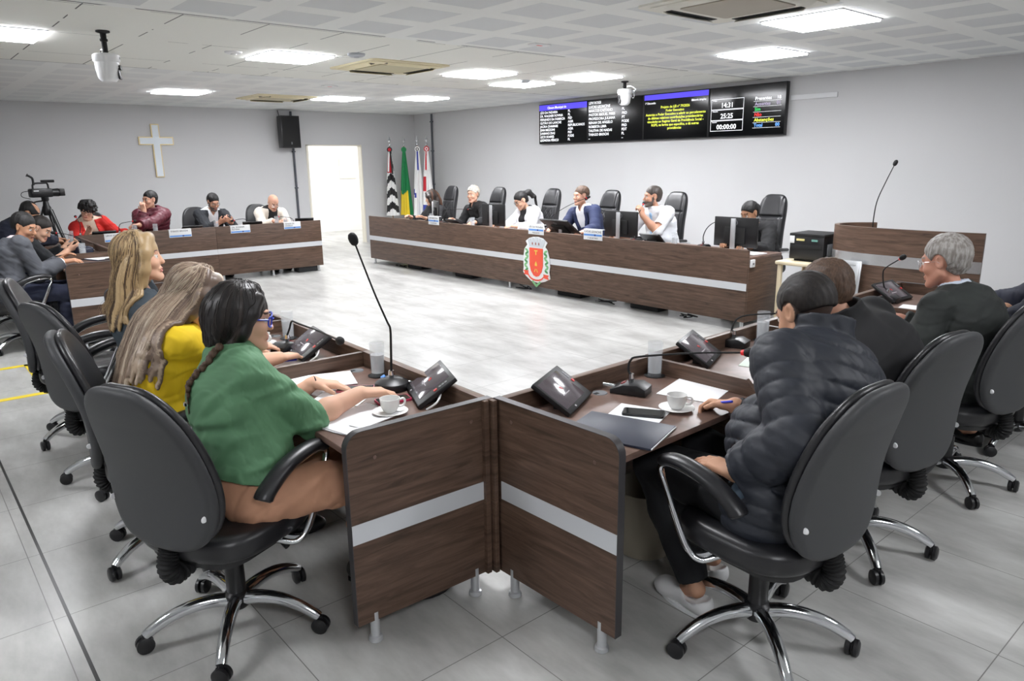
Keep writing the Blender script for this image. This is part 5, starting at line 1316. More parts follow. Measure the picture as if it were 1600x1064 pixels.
            if sock is not None: MB().tube([A+npv(0, 0, -.02), A+(s.K[q]-A)*.3], [.041, .046], 14).build('sock', sock, s.root)
    # ---- hair
    def hair(s, m, th=.012, cut=-.02, style='short', seed=3, amp=.004, h=None, name='hair', extra=None, top=1., front=.0, nape=-.065, smooth=False, freq=60, strands=3):
        v = Vol(s.H-.24, s.H+.22, h or max(.0045, s.h*.8)) if style == 'short' else s.vol(h, legs=False, pad=.15)
        p = s.hp; q = s.hs
        sh_ = .007 if style == 'short' else 0.
        v.ell(p(0, -.016-sh_, .034+sh_*.5), npv(.0755+th, .096+th, .087+th*top)*q, s.HR, .01)
        v.cap(p(0, -.06, -.03), p(0, -.055, -.07 if style != 'short' else -.05), (.055 if style != 'short' else .046)*q, (.045 if style != 'short' else .036)*q, .03)
        if extra: extra(v, 'pre')
        if amp: v.wrinkle(amp, freq, seed, (1, 1, .6))
        def cutf(X, Y, Z):
            x, y, z = s.hl(X, Y, Z); ax = np.abs(x)
            a = y-(z*1.0)+cut+front*(ax < .05)             # face side removed
            fr = np.maximum(y-.052+.35*np.maximum(ax-.035, 0), -(z-.075+.0)) if False else a
            lowc = nape-z
            ear = .034-np.sqrt((y+.004)**2+((z+.004)*.8)**2)
            d = np.maximum(fr, lowc)
            d = np.maximum(d, np.where(ax > .055, ear, -1))
            return d*.7
        if style == 'short' or style == 'cut': v.fn(p(0, 0, 0)-.2*q, p(0, 0, 0)+.2*q, lambda X, Y, Z: -cutf(X, Y, Z) if False else cutf(X, Y, Z)*-1, .006, '-')
        if extra: extra(v, 'post')
        P, Q = v.mesh()
        if hasattr(v, 'lk') and isinstance(m, list):
            lk = np.array(v.lk, np.float32); cols = np.array([[*lin(c_), 1] for c_ in m], np.float32); vc = np.zeros((len(P), 4), np.float32)
            for i in range(0, len(P), 4000):
                d = ((P[i:i+4000, None, :]-lk[None, :, :3])**2).sum(2); vc[i:i+4000] = cols[lk[d.argmin(1), 3].astype(int)]
            # loose strands lying on the surface
            r = np.random.RandomState(seed); PP = [P]; QQ = [Q]; CC = [vc]; off = len(P)
            gx, gy, gz = None, None, None
            for pts, rr, cid in v.lp:
                for k_ in range(strands):
                    q = np.array([tuple(x) for x in pts])[::2]; jt = r.normal(size=3)*rr*.9; c0_ = v.lo; n_ = len(q); q = q+jt*np.linspace(.5, 1.3, n_)[:, None]+r.normal(size=(n_, 3))*.0006
                    def samp(x):
                        i_ = np.clip(np.round((x-v.lo)/v.h).astype(int), 1, v.n-2); return i_
                    for _ in range(3):
                        i_ = samp(q); A_ = v.a; g_ = np.stack([A_[i_[:, 0]+1, i_[:, 1], i_[:, 2]]-A_[i_[:, 0]-1, i_[:, 1], i_[:, 2]], A_[i_[:, 0], i_[:, 1]+1, i_[:, 2]]-A_[i_[:, 0], i_[:, 1]-1, i_[:, 2]], A_[i_[:, 0], i_[:, 1], i_[:, 2]+1]-A_[i_[:, 0], i_[:, 1], i_[:, 2]-1]], 1)
                        g_ = g_/(np.linalg.norm(g_, axis=1, keepdims=True)+1e-6); q = q-g_*np.clip(A_[i_[:, 0], i_[:, 1], i_[:, 2]], -.02, .02)[:, None]
                    q[1:-1] = (q[:-2]+q[1:-1]*2+q[2:])/4; q[1:-1] = (q[:-2]+q[1:-1]*2+q[2:])/4; q = q+g_*.0008
                    q = q[:int(n_*r.uniform(.8, 1))]; n_ = len(q); t_ = np.gradient(q, axis=0); t_ /= np.linalg.norm(t_, axis=1, keepdims=True)+1e-9; g_ = g_[:n_]; b_ = np.cross(t_, g_); w_ = (.0022*np.linspace(1, .35, n_))[:, None]
                    ring = np.stack([q+b_*w_, q+g_*w_*.6, q-b_*w_, q-g_*w_*.6], 1).reshape(-1, 3)
                    f_ = np.array([[i*4+e_, i*4+(e_+1) % 4, i*4+4+(e_+1) % 4, i*4+4+e_] for i in range(n_-1) for e_ in range(4)])
                    PP.append(ring); QQ.append(f_+off); off += len(ring); cc = cols[cid] if r.rand() < .6 else cols[r.randint(len(cols))]; CC.append(np.tile(cc, (len(ring), 1)))
            P = np.concatenate(PP); Q = np.concatenate(QQ); vc = np.concatenate(CC).astype(np.float32)
            me = mk_mesh(name, P, Q, hair_attr(), None, True, 0); at = me.color_attributes.new('hair_colour', 'FLOAT_COLOR', 'POINT'); at.data.foreach_set('color', vc.ravel())
            return link(name, me, s.root)
        ob = link(name, mk_mesh(name, P, Q, m, None, True, 0), s.root); return ob
    def glasses(s, m, w=.026, hh=.018, th=.0022, lens=None, full=True):
        b = MB(); T = lambda *a: V(s.hp(*a))
        for g in (-1, 1):
            pts = [T(g*.033+w*math.copysign(abs(math.cos(a))**.6, math.cos(a)), .103-.012*abs(math.cos(a))*(1 if math.cos(a)*g > 0 else 0), -.002+hh*math.copysign(abs(math.sin(a))**.7, math.sin(a))) for a in [2*PI*i/22 for i in range(22)]]
            b.tube(pts, th, 6, closed=True)
            b.tube([T(g*(.033+w), .091, .006), T(g*.078, .05, .008), T(g*.082, .0, .006), T(g*.079, -.02, -.012)], th, 6)
        b.tube([T(-.008, .106, .002), T(0, .109, .004), T(.008, .106, .002)], th, 6)
        ob = b.build('glasses', m, s.root)
        return ob
    def locks(s, v, n, path, r0, r1, k=.006, seed=1):
        r = random.Random(seed)
        if not hasattr(v, 'lk'): v.lk = []; v.lp = []
        for i in range(n):
            pts = smooth_path([tuple(x) for x in path(i/(n-1), r)], 22); m = len(pts); a, b = r0*r.uniform(.85, 1.15), r1*r.uniform(.8, 1.2)
            if hasattr(s, 'v'):      # lie on top of the clothes
                w = s.v; q = np.array([tuple(x) for x in pts])
                for _ in range(6):
                    i_ = np.round((q-w.lo)/w.h).astype(int); ok = ((i_ > 0) & (i_ < w.n-1)).all(1); i_ = np.clip(i_, 1, w.n-2); A_ = w.a
                    g_ = np.stack([A_[i_[:, 0]+1, i_[:, 1], i_[:, 2]]-A_[i_[:, 0]-1, i_[:, 1], i_[:, 2]], A_[i_[:, 0], i_[:, 1]+1, i_[:, 2]]-A_[i_[:, 0], i_[:, 1]-1, i_[:, 2]], A_[i_[:, 0], i_[:, 1], i_[:, 2]+1]-A_[i_[:, 0], i_[:, 1], i_[:, 2]-1]], 1)
                    g_ = g_/(np.linalg.norm(g_, axis=1, keepdims=True)+1e-6); d_ = np.clip(.007-A_[i_[:, 0], i_[:, 1], i_[:, 2]], 0, .03)*ok; q = q+g_*d_[:, None]
                q[1:-1] = (q[:-2]+q[1:-1]+q[2:])/3; pts = [V(x) for x in q]
            cid = r.choice((0, 1, 1, 2, 2, 3, 1)); v.lk += [(*q, cid) for q in pts]; v.lp.append((pts, a, cid))
            for j in range(m-1): v.cap(np.array(pts[j]), np.array(pts[j+1]), a+(b-a)*j/m, a+(b-a)*(j+1)/m, k)
def fabric(name, rgb, rgb2=None, rough=.85, bump=(420, .25, .0005), sheen=.0):
    return mat(name, rgb, rough, bump=bump, vary=(7, rgb2 or tuple(int(c*.93) for c in rgb), 3), sheen=sheen)

def _tie(s, m, ln=.34, w=.03):
    lv = Vol(s.P-.3, s.N+.2, .006); pts = [s._surf(s.v, s.N-s.s*(.02+ln*t))+s.f*.004 for t in (0, .06, .15, .4, .7, 1.)]
    for i, (a, b) in enumerate(zip(pts, pts[1:])):
        r0, r1 = [(.018, .022), (.022, .014), (.014, .02), (.02, .026), (.026, w)][i]; lv.cap(a, b, r0, r1, .004, flat=(s.f, .3))
    P, Q = lv.mesh(); return link('tie', mk_mesh('tie', P, Q, m, None, True, 0), s.root)
Person.tie = _tie
def _hold(s, label, name, q, build):
    """an object held in a hand: top-level, at the palm"""
    hd = s.HD[q]; c = hd['W']+hd['d']*.085+hd['n']*.022; w = s.R @ c+s.loc; d = s.R @ hd['d']; n = s.R @ hd['n']
    build(V(w), V(d), V(n), V(s.R @ hd['th']))
Person.hold = _hold
# ------------------------------------------------------------------ the people themselves
HAIRD = mat('hair_dark', (18, 14, 13), .62, vary=(60, (36, 28, 24), 3, (3, 3, .5)))
HAIRB = mat('hair_black', (12, 11, 12), .62, vary=(60, (26, 23, 23), 3, (3, 3, .5)))
HAIRG = mat('hair_grey', (128, 122, 116), .62, vary=(40, (176, 172, 168), 3, (2, 2, .6)))
HAIRW = mat('hair_white', (158, 150, 138), .62, vary=(40, (204, 198, 188), 3, (2, 2, .6)))
HAIRBR = mat('hair_brown', (66, 48, 36), .62, vary=(60, (92, 70, 54), 3, (3, 3, .5)))
BLOND1 = [(84, 66, 50), (134, 110, 80), (170, 144, 106), (188, 162, 122)]
BLOND2 = [(98, 80, 68), (136, 116, 100), (166, 146, 126), (184, 168, 148)]
S_LIGHT = skin_mats('light', (216, 170, 144), (190, 116, 108), (58, 42, 34))
S_FAIR = skin_mats('fair', (210, 162, 138), (184, 112, 102), (110, 88, 72))
S_TAN = skin_mats('tan', (200, 152, 124), (166, 100, 90), (36, 28, 26), (70, 56, 50))
S_OLIVE = skin_mats('olive', (186, 138, 108), (150, 92, 82), (30, 24, 22), (60, 48, 42))
S_GREYB = skin_mats('greybeard', (208, 158, 132), (170, 104, 96), (110, 100, 94))
# --- the woman in green
p = Person('woman in a green shirt with a dark braid and blue glasses, typing', (11.68, -8.38), D(-10), (11.548, -8.365, 1.13), (-12, 8, 0), pelvis=(0, -.06, .565), wristL=(11.36, -8.03, .775), wristR=(11.66, -7.98, .79),
    sw=.150, bulk=.95, bust=.03, skin=S_LIGHT, h=.0048, hump=.04, handL=dict(dir=(.45, .85, -.18), palm=(.1, .1, -1), curl=(.28, .3, .32, .36)), handR=dict(dir=(.15, 1, -.12), palm=(0, 0, -1), curl=(.42, .36, .4, .46)),
    poleL=(-.5, -.3, -1), poleR=(.35, -.3, -1), feet=((-.1, .36), (.12, .40)), knees=((-.11, .38, .53), (.12, .40, .53)), belly=.01, hs=.94)
p.body(nose=.75, jaw=.93)
GREEN = fabric('green_crepe', (92, 136, 100), (80, 122, 88), .72)
p.top('green_shirt', GREEN, .02, 1.15, collar=('fold', .066, .05, .022), wr=.0045, freq=19, k=.055, seed=4, hem=1.06, cuff=.01, opening=(.3, .12, 0), cut=lambda v: v.fn(v.lo, v.lo+v.n*v.h, lambda X, Y, Z: Z-.605+.12*(Y-.05)+0*X, .006, '-'))
p.trousers(fabric('tan_trousers', (200, 150, 120), (184, 136, 108), .75), .014, .86, .005, seed=8)
p.shoes(mat('shoe_dark_olive', (44, 42, 34), .5), sock=mat('sock_navy', (30, 36, 84), .8))
def ex(v, st):
    P_ = p.hp
    if st == 'pre':
        for g in (-1, 1):
            v.chain([P_(g*.05, .05, .085), P_(g*.082, .03, .03), P_(g*.083, .0, -.04), P_(g*.07, -.03, -.1)], [.02, .021, .024, .026], .02)
        v.chain([P_(0, -.07, .0), P_(0, -.085, -.08), P_(-.02, -.09, -.13)], [.055, .045, .032], .03)
        p.locks(v, 54, lambda t, r: [P_(.012*math.cos(t*2*PI), -.01+.02*math.sin(t*2*PI), .124), P_(.06*math.cos(t*2*PI), -.02+.062*math.sin(t*2*PI), .108), P_(.092*math.cos(2*PI*t), -.02+.11*min(.45, math.sin(2*PI*t)), .05), P_(.088*math.cos(2*PI*t), -.03+.105*min(.2, math.sin(2*PI*t)), -.03), P_(-.02+.055*math.cos(2*PI*t), -.075+.03*math.sin(2*PI*t), -.12)], .008, .006, .011, 5)
p.hair([(24, 18, 17), (32, 25, 22), (20, 16, 15), (44, 34, 30)], .008, -.015, 'long', amp=.001, extra=ex, h=.0048)
v = p.vol(.004, False)
b0 = p.hp(.07, -.065, -.115); br = []
for t_ in np.linspace(0, 1, 20): br.append(V(tuple(p._surfb(p.v, p.N+p.r*(.105-.075*t_)-p.s*(-.035+.2*t_))-p.f*.009)))
br = [V(tuple(b0)).lerp(br[0], k_/5) for k_ in range(5)]+br
for i, q in enumerate(br[:-2]):
    w_ = .5+.5*(1-i/len(br)); v.ell(np.array(q)+p.r*.007*(1 if i % 2 else -1), npv(.013, .012, .013)*w_+.003, None, .004)
v.chain([np.array(br[-3]), np.array(br[-1]), np.array(br[-1])-p.r*.03-p.s*.02+p.f*.0], [.008, .008, .003], .004)
P__, Q__ = v.mesh(); link('braid', mk_mesh('braid', P__, Q__, HAIRBR, None, True, 0), p.root)
MB().tube([V(br[-4]), V(br[-3])], .0095, 12).build('hair_tie', CHROME, p.root)
p.glasses(mat('glasses_blue', (44, 66, 180), .3), .027, .021, .0032)
MB().tube([V(p.Wr['L'])+V((.031*math.cos(a), .0, .026*math.sin(a))) for a in [2*PI*i/18 for i in range(18)]], .0028, 6, closed=True).build('bracelet', BLACKM, p.root)
# --- the woman in yellow
p = Person('woman in a yellow blouse with long streaked hair, bent forward', (10.90, -8.48), D(-12), (10.91, -8.33, 1.125), (-14, 26, 0), pelvis=(0, -.05, .565), wristL=(10.55, -7.98, .775), wristR=(10.87, -7.97, .775),
    sw=.165, bulk=1.02, bust=.03, skin=S_LIGHT, h=.0055, hump=.035, handL=dict(dir=(.3, .9, -.1), palm=(0, 0, -1)), handR=dict(dir=(-.35, .9, -.1), palm=(0, 0, -1)), feet=((-.1, .36), (.12, .38)))
p.body(nose=.75, jaw=.93)
p.top('yellow_blouse', fabric('yellow_knit', (226, 192, 22), (212, 176, 12), .8), .018, 1.0, wr=.004, freq=18, k=.055, seed=9, hem=1.08, collar=('fold', .066, .02, .014))
p.trousers(fabric('jeans_dark', (34, 42, 58), None, .85), .01, .9)
p.shoes(BLACKP)
def exl(P_, depth, ln, n, seed, spread=.13, r0=.016, xo=0.):
    def f(v, st):
        if st != 'pre': return
        H_ = p.hp
        v.chain([H_(-.05, .05, .088), H_(-.02, .06, .093), H_(.02, .06, .093), H_(.05, .05, .088)], [.018, .02, .02, .018], .02)
        for g in (-1, 1): v.chain([H_(g*.045, .055, .088), H_(g*.082, .04, .03), H_(g*.084, .02, -.05), H_(g*.075, .0, -.12)], [.026, .028, .03, .026], .02)
        v.chain([H_(0, -.07, .02), H_(0, -.085, -.08), P_.N-P_.f*(depth-.035)-P_.s*.06, P_.N-P_.f*(depth-.02)-P_.s*(ln*.6)], [.07, .07, .075, .05], .03, flat=(P_.f, .55))
        def path(t, r):
            a = (t-.5)*2; x = a*spread+xo*(1-abs(a)**2); fr = max(0, abs(a)-.72)*3.4
            top = H_(.045*a, -.01+.03*fr, .122); ear = H_(.088*math.copysign(min(1, abs(a)*1.25), a), -.085*(1-abs(a)**3)+.035*fr, .0)
            d0 = depth*math.sqrt(max(.05, 1-(x/.21)**2))
            sh = P_.N+P_.r*x*.95-P_.f*(d0*(1-fr*.9)-.01)+P_.s*(.01-.03*abs(a)); l_ = ln*r.uniform(.72, 1.08)*(1-.35*max(0, min(1, x/.16)))
            e = P_.N+P_.r*x*(1.1+r.uniform(-.12, .12))-P_.f*(d0*(1-fr*.9)+.032)-P_.s*l_
            return [top, H_(.075*a, -.07*(1-abs(a))+.03*fr, .085), ear, ear*.5+sh*.5-P_.f*.01, sh, sh*.5+e*.5+P_.r*r.uniform(-.012, .012)-P_.f*.006, e]
        P_.locks(v, n, path, r0, .0052, .006, seed)
    return f
p.hair(BLOND2, .012, -.015, 'long', amp=.0, extra=exl(p, .165, .36, 100, 2, .17, .010, .05), h=.0055)
# --- the woman in the dark blazer
p = Person('long-haired blonde woman in a dark blue-grey blazer, in profile', (9.9, -8.34), D(-8), (10.18, -8.35, 1.22), (-12, -4, 0), pelvis=(.12, .03, .575), wristL=(9.75, -7.98, .775), wristR=(10.10, -7.97, .775),
    sw=.165, bulk=.95, bust=.03, skin=S_LIGHT, h=.006, hump=.02, feet=((-.1, .36), (.12, .38)))
p.body(nose=.75, jaw=.93)
p.top('blazer', fabric('slate_blazer', (62, 72, 80), (52, 62, 70), .85), .02, 1.95, wr=.004, freq=12, seed=19, hem=1.06, collar=('fold', .066, .025, .016), opening=(.3, .2, 0))
p.trousers(fabric('trousers_black', (24, 25, 28), None, .85), .01, .9)
p.shoes(BLACKP)
p.hair(BLOND1, .013, -.015, 'long', amp=0, extra=exl(p, .125, .19, 80, 7, .125, .010), h=.006)

BLK = fabric('black_cloth', (24, 24, 26), (30, 30, 32), .85); WSH = fabric('white_shirt', (232, 234, 238), (222, 225, 230), .8); DTR = fabric('dark_trousers', (26, 27, 31), None, .85)
SHOE = mat('black_shoe', (20, 20, 21), .35)
# --- the man in the puffer jacket
PUF = mat('puffer_nylon', (33, 37, 46), .58, bump=(45, .22, .002))
p = Person('man with cropped dark hair in a quilted dark puffer jacket, holding a blue pen', (12.93, -7.13), D(82), (12.875, -6.90, 1.135), (-6, 28, 0), pelvis=(0, -.05, .565), wristR=(12.70, -7.02, .775), wristL=(12.90, -7.315, .665),
    sw=.20, bulk=1.22, belly=.05, skin=S_TAN, h=.0048, hump=.05, handR=dict(dir=(-1, .05, -.12), palm=(0, -.35, -1), curl=(.75, .7, .65, .6), thumb=.8), handL=dict(dir=(-1, .1, .05), palm=(0, .1, -1), curl=(.3, .25, .3, .35), spread=.16),
    poleL=(-.3, -1, -.25), poleR=(.4, -.5, -1), feet=((-.10, .22), (.12, .34)), knees=((-.12, .44, .53), (.13, .44, .53)), stub=1, hs=1.04)
p.body()
p.top('polo_shirt', fabric('blue_grey_polo', (104, 122, 142), None, .8), .012, .8, wr=.002)
p.top('puffer_jacket', PUF, .038, 1.9, collar=('roll', .078, .125, .022), wr=.0015, freq=34, seed=3, quilt=(.0095, .062), hem=1.02, opening=(.0, 1., .035), h=.005, k=.022)
for q in 'LR':
    a = p.E[q]+(p.Wr[q]-p.E[q])*.88; b = p.E[q]+(p.Wr[q]-p.E[q])*.985; MB().tube([V(a), V(a*.5+b*.5), V(b)], [.047, .046, .042], 18).build('cuff', BLK, p.root)
p.trousers(DTR, .018, .93, .004, seed=3)
p.shoes(mat('white_sneaker', (226, 226, 226), .55), WHITEP)
p.hair(HAIRD, .0075, -.022, amp=.0012, freq=120, nape=-.012)
pen('blue pen in the hand of the man in the puffer jacket', (12.655, -7.055, .785), (.085, -.02, .03), mat('pen_blue', (48, 60, 200), .35))
# --- the man in the plain black jacket
p = Person('man with dark brown hair in a plain black jacket, bent over writing', (12.93, -6.22), D(80), (12.70, -6.40, 1.12), (8, 30, 0), pelvis=(0, -.06, .565), wristR=(12.50, -6.13, .775), wristL=(12.52, -6.42, .77),
    sw=.185, bulk=1.04, skin=S_FAIR, h=.0055, hump=.05, handR=dict(dir=(-1, -.2, -.1), palm=(0, -.4, -1), curl=(.75, .7, .7, .7)), feet=((-.1, .33), (.12, .35)), belly=.03)
p.body()
p.top('black_jacket', BLK, .026, 1.95, collar=('roll', .07, .085, .018), wr=.0035, freq=11, seed=13, hem=1.04)
p.trousers(DTR, .012, .93); p.shoes(SHOE)
p.hair(HAIRBR, .011, -.02, amp=.002, freq=110, nape=-.07)
p.hold('', 'pen', 'R', lambda w, d, n, t: pen('black pen in the hand of the man in the plain black jacket', w-n*.01+d*.01, (d*-.4+V((.1, .1, .9))), BLACKP))
# --- the grey-haired man
p = Person('grey-haired man with rimless glasses in a dark green-grey suit jacket', (12.88, -5.22), D(84), (12.725, -5.215, 1.135), (4, 12, 0), pelvis=(0, -.06, .565), wristR=(12.48, -5.05, .775), wristL=(12.52, -5.42, .77),
    sw=.175, bulk=1.03, skin=skin_mats('ruddy', (206, 150, 128), (172, 104, 96), (150, 144, 138)), h=.006, hump=.045, feet=((-.1, .33), (.12, .35)), hs=1.05)
p.body()
p.top('shirt', fabric('pale_blue_shirt', (206, 214, 228), None, .8), .014, 1., collar=('fold', .062, .06, .01), wr=0)
p.top('suit_jacket', fabric('charcoal_green_suit', (44, 48, 46), (38, 41, 40), .85), .026, 1.93, collar=('fold', .072, .05, .016), wr=.0035, freq=11, seed=33, hem=1.05, opening=(.3, .28, 0))
p.trousers(DTR, .012, .93); p.shoes(SHOE)
p.hair(HAIRG, .012, -.02, amp=.002, freq=90, nape=-.07)
p.glasses(CHROME, .026, .018, .0012)
# --- the person in navy at the right edge
NVY = fabric('navy_suit', (28, 33, 50), (24, 28, 44), .85)
p = Person('person in navy cut off by the right edge, a hand stretched out', (13.12, -4.55), D(84), (13.06, -4.72, 1.16), (10, 5, 0), pelvis=(0, -.05, .565), wristL=(12.86, -4.62, .83), wristR=(12.62, -4.35, .775), sw=.19, bulk=1.08, skin=S_TAN, h=.007, handL=dict(dir=(-1, .25, -.35), palm=(0, 0, -1)), feet=((-.1, .33), (.12, .35)), poleL=(-.8, -.3, -.3))
p.body(); p.top('shirt', WSH, .012, 1., collar=('fold', .062, .05, .01), wr=0)
p.top('suit_jacket', NVY, .026, 1.93, collar=('fold', .068, .03, .014), seed=41, hem=1.05, opening=(.3, .28, 0)); p.trousers(NVY, .012, .93); p.shoes(SHOE); p.hair(HAIRD, .01, -.02, amp=.002, freq=110)
# --- the front desk, from the flags to the lectern
def suit(p, m, sh=None, open_=(.3, .26, 0), tr=None, seed=1, lap=None, coll=True, sleeve=1.93, **bk):
    p.body(**bk)
    if sh is not None: p.top('shirt', sh, .013, 1.0, collar=('fold', .060, .055, .010) if coll else None, wr=0, opening=(.5, .05, 0) if coll else None)
    p.top('jacket', m, .025, sleeve, collar=('fold', .068, .026, .014), wr=.003, freq=13, seed=seed, hem=1.05, opening=open_, lapel=lap)
    p.trousers(tr or DTR, .012, .93); p.shoes(SHOE)
FZ = dict(h=.0065, feet=((-.1, .36), (.12, .38)))
p = Person('long-haired clerk in black, nearest the flags', (3.78, -2.02), PI, (3.76, -2.2, 1.085), (-38, 14, 0), pelvis=(0, .0, .565), wristL=(4.05, -2.52, .775), wristR=(3.66, -2.55, .775), sw=.16, bulk=.95, bust=.025, skin=S_LIGHT, **FZ)
p.body(nose=.75, jaw=.93); p.top('black_blouse', BLK, .016, 1.95, wr=.003, collar=('fold', .062, .02, .012)); p.trousers(DTR, .012, .93); p.shoes(SHOE)
def exs(P_, ln, n, seed, sides=True, m_=.018):
    def f(v, st):
        if st != 'pre': return
        H_ = P_.hp
        for g in (-1, 1): v.chain([H_(g*.045, .055, .088), H_(g*.082, .035, .03), H_(g*.086, .02, -.05), H_(g*.08, .01, -.12), H_(g*.085, .0, -.13-ln)], [.024, .028, .03, .03, .016], .02)
        v.chain([H_(0, -.07, .0), H_(0, -.085, -.08), H_(0, -.1, -.13-ln)], [.075, .07, .05], .03)
        P_.locks(v, n, lambda t, r: [H_(.04*math.cos(PI*t), -.02-.03*math.sin(PI*t), .125), H_(.09*math.cos(PI*t), -.01-.1*math.sin(PI*t), .05), H_(.095*math.cos(PI*t), .01-.115*math.sin(PI*t), -.06), H_(.1*math.cos(PI*t), -.12*math.sin(PI*t), -.14-ln*r.uniform(.7, 1.05))], .011, .006, .006, seed)
    return f
p.hair([(30, 22, 19), (40, 29, 24), (58, 40, 30), (104, 68, 48)], .012, -.015, 'long', amp=0, extra=exs(p, .1, 26, 4))
p = Person('white-haired man in a black shirt looking towards the room', (4.98, -2.02), PI, (4.91, -2.2, 1.165), (18, 2, 0), wristL=(5.35, -2.52, .775), wristR=(4.78, -2.5, .775), sw=.195, bulk=1.1, skin=S_FAIR, hs=1.03, **FZ)
p.body(); p.top('black_shirt', BLK, .02, 1.95, collar=('fold', .064, .045, .012), wr=.003, opening=(.45, .06, 0)); p.trousers(DTR, .012, .93); p.shoes(SHOE)
p.hair(HAIRW, .013, -.017, amp=.003, freq=70, nape=-.07, top=1.3)
p = Person('dark-haired woman with a ponytail and glasses in a white blazer, looking down', (6.15, -2.02), PI, (6.06, -2.22, 1.11), (-14, 30, 0), wristL=(6.32, -2.55, .775), wristR=(5.98, -2.6, .775), sw=.165, bust=.03, skin=S_LIGHT, **FZ)
suit(p, fabric('white_blazer', (226, 226, 230), None, .8), BLK, (.3, .42, .012), coll=False, nose=.75, jaw=.93, seed=3)
def exq(v, st):
    if st == 'pre': v.chain([p.hp(0, -.09, .06), p.hp(-.02, -.16, .04), p.hp(-.03, -.19, -.06), p.hp(-.03, -.17, -.2)], [.035, .04, .035, .012], .02)
p.hair(HAIRB, .009, -.018, amp=.0015, extra=exq, style='cut')
p.glasses(BLACKP, .027, .018, .002)
p = Person('man with a short beard in a blue suit and open white shirt', (7.32, -2.02), PI, (7.24, -2.2, 1.205), (-14, 2, 0), wristL=(7.62, -2.55, .775), wristR=(7.08, -2.55, .775), sw=.2, bulk=1.1, skin=S_FAIR, beard=0, **FZ)
BS = fabric('blue_suit', (38, 48, 84), (32, 41, 74), .8); suit(p, BS, WSH, (.34, .34, 0), seed=6, lap=BS)
MB().lathe([(0, .004), (.008, .003), (.009, 0), (0, 0)], 12, V(p._surf(p.v, p.N-p.s*.12-p.r*-.10)), (V((0, 0, 1)).rotation_difference(V(p.f))).to_matrix()).build('lapel_pin', CHROME, p.root)
p.hair(HAIRBR, .009, -.02, amp=.0015, freq=110)
p = Person('bearded man in a white shirt and pale blue tie, hand at the microphone', (8.52, -2.02), PI, (8.43, -2.2, 1.225), (-34, 2, 0), wristL=(8.50, -2.46, 1.02), wristR=(8.20, -2.55, .775), sw=.2, bulk=1.14, belly=.03, skin=S_GREYB, beard=1, handL=dict(dir=(-.2, -.3, 1), palm=(-1, .1, 0), curl=(1.1, 1.1, 1.1, 1.1), thumb=.9), poleL=(-.5, .2, -1), **FZ)
p.body(); p.top('white_shirt', WSH, .018, 1.05, collar=('fold', .062, .05, .011), wr=.003, freq=13); p.tie(mat('tie_pale_blue', (150, 186, 222), .6)); p.trousers(DTR, .012, .93); p.shoes(SHOE)
p.hair(mat('hair_greying', (66, 58, 54), .5), .007, -.022, amp=.0012, freq=110)
MIC8 = p
mic('gooseneck microphone in the hand of the man in the white shirt', 8.60, -2.70, D(180), relp(8.60, -2.70, Z, [(8.58, -2.69, .90), (8.54, -2.62, 1.0), (8.50, -2.50, 1.08), (8.46, -2.40, 1.15)]))
p = Person('masked clerk with dark hair in black behind the right-hand monitor', (9.86, -2.0), PI, (9.75, -2.2, 1.085), (-12, 20, 0), wristL=(10.0, -2.55, .775), wristR=(9.72, -2.58, .775), sw=.175, skin=S_OLIVE, **FZ)
p.body(nose=.75, jaw=.93); p.top('black_sweatshirt', BLK, .022, 1.95, collar=('roll', .064, .03, .014), wr=.003); p.trousers(DTR, .012, .93); p.shoes(SHOE)
def exb(v, st):
    if st == 'pre': v.ell(p.hp(0, -.11, .02), (.045, .04, .045), p.HR, .02)
p.hair(HAIRB, .010, -.015, amp=.002, extra=exb, style='cut')
v = Vol(p.H-.18, p.H+.18, .006); v.ell(p.hp(0, .03, -.06), npv(.066, .075, .062), p.HR, .01)
v.ell(p.hp(0, .085, -.055), npv(.03, .035, .04), p.HR, .03); v.fn(v.lo, v.lo+v.n*v.h, lambda X, Y, Z: .03-p.hl(X, Y, Z)[1], .004, '-'); P_, Q_ = v.mesh(); link('face_mask', mk_mesh('face_mask', P_, Q_, BLK, None, True, 0), p.root)
# --- the desks below the cross
p = Person('curly-haired woman in a red cardigan over a cream top', (2.36, -7.02), -PI/2, (2.58, -7.10, 1.075), (-22, 10, -12), pelvis=(0, .0, .565), wristR=(2.88, -7.20, .775), wristL=(2.92, -6.74, .775), sw=.175, bulk=1.1, bust=.04, skin=S_FAIR, handR=dict(dir=(.5, .2, .6), palm=(.6, -.6, .2), curl=(.2, .2, .25, .3)), **FZ)
suit(p, fabric('red_cardigan', (200, 38, 30), (180, 28, 24), .85), fabric('cream_top', (224, 206, 186), None, .85), (.6, .5, .075), coll=False, nose=.75, jaw=.93, seed=8)
def exc(v, st):
    if st == 'pre':
        r = random.Random(5)
        for i in range(130):
            a, b = r.uniform(0, 2*PI), r.uniform(-.15, 1.) ; cb = math.cos(math.asin(min(1, max(-1, b))))
            y = -.025+.115*cb*math.sin(a)
            if y > .045 and b < .55: continue
            v.ell(p.hp(.1*cb*math.cos(a), y, .02+.12*b), npv(.024, .024, .022)*r.uniform(.8, 1.2), None, .006)
p.hair(HAIRB, .016, -.0, amp=.003, extra=exc, style='long')
p.glasses(BLACKP, .027, .017, .002)
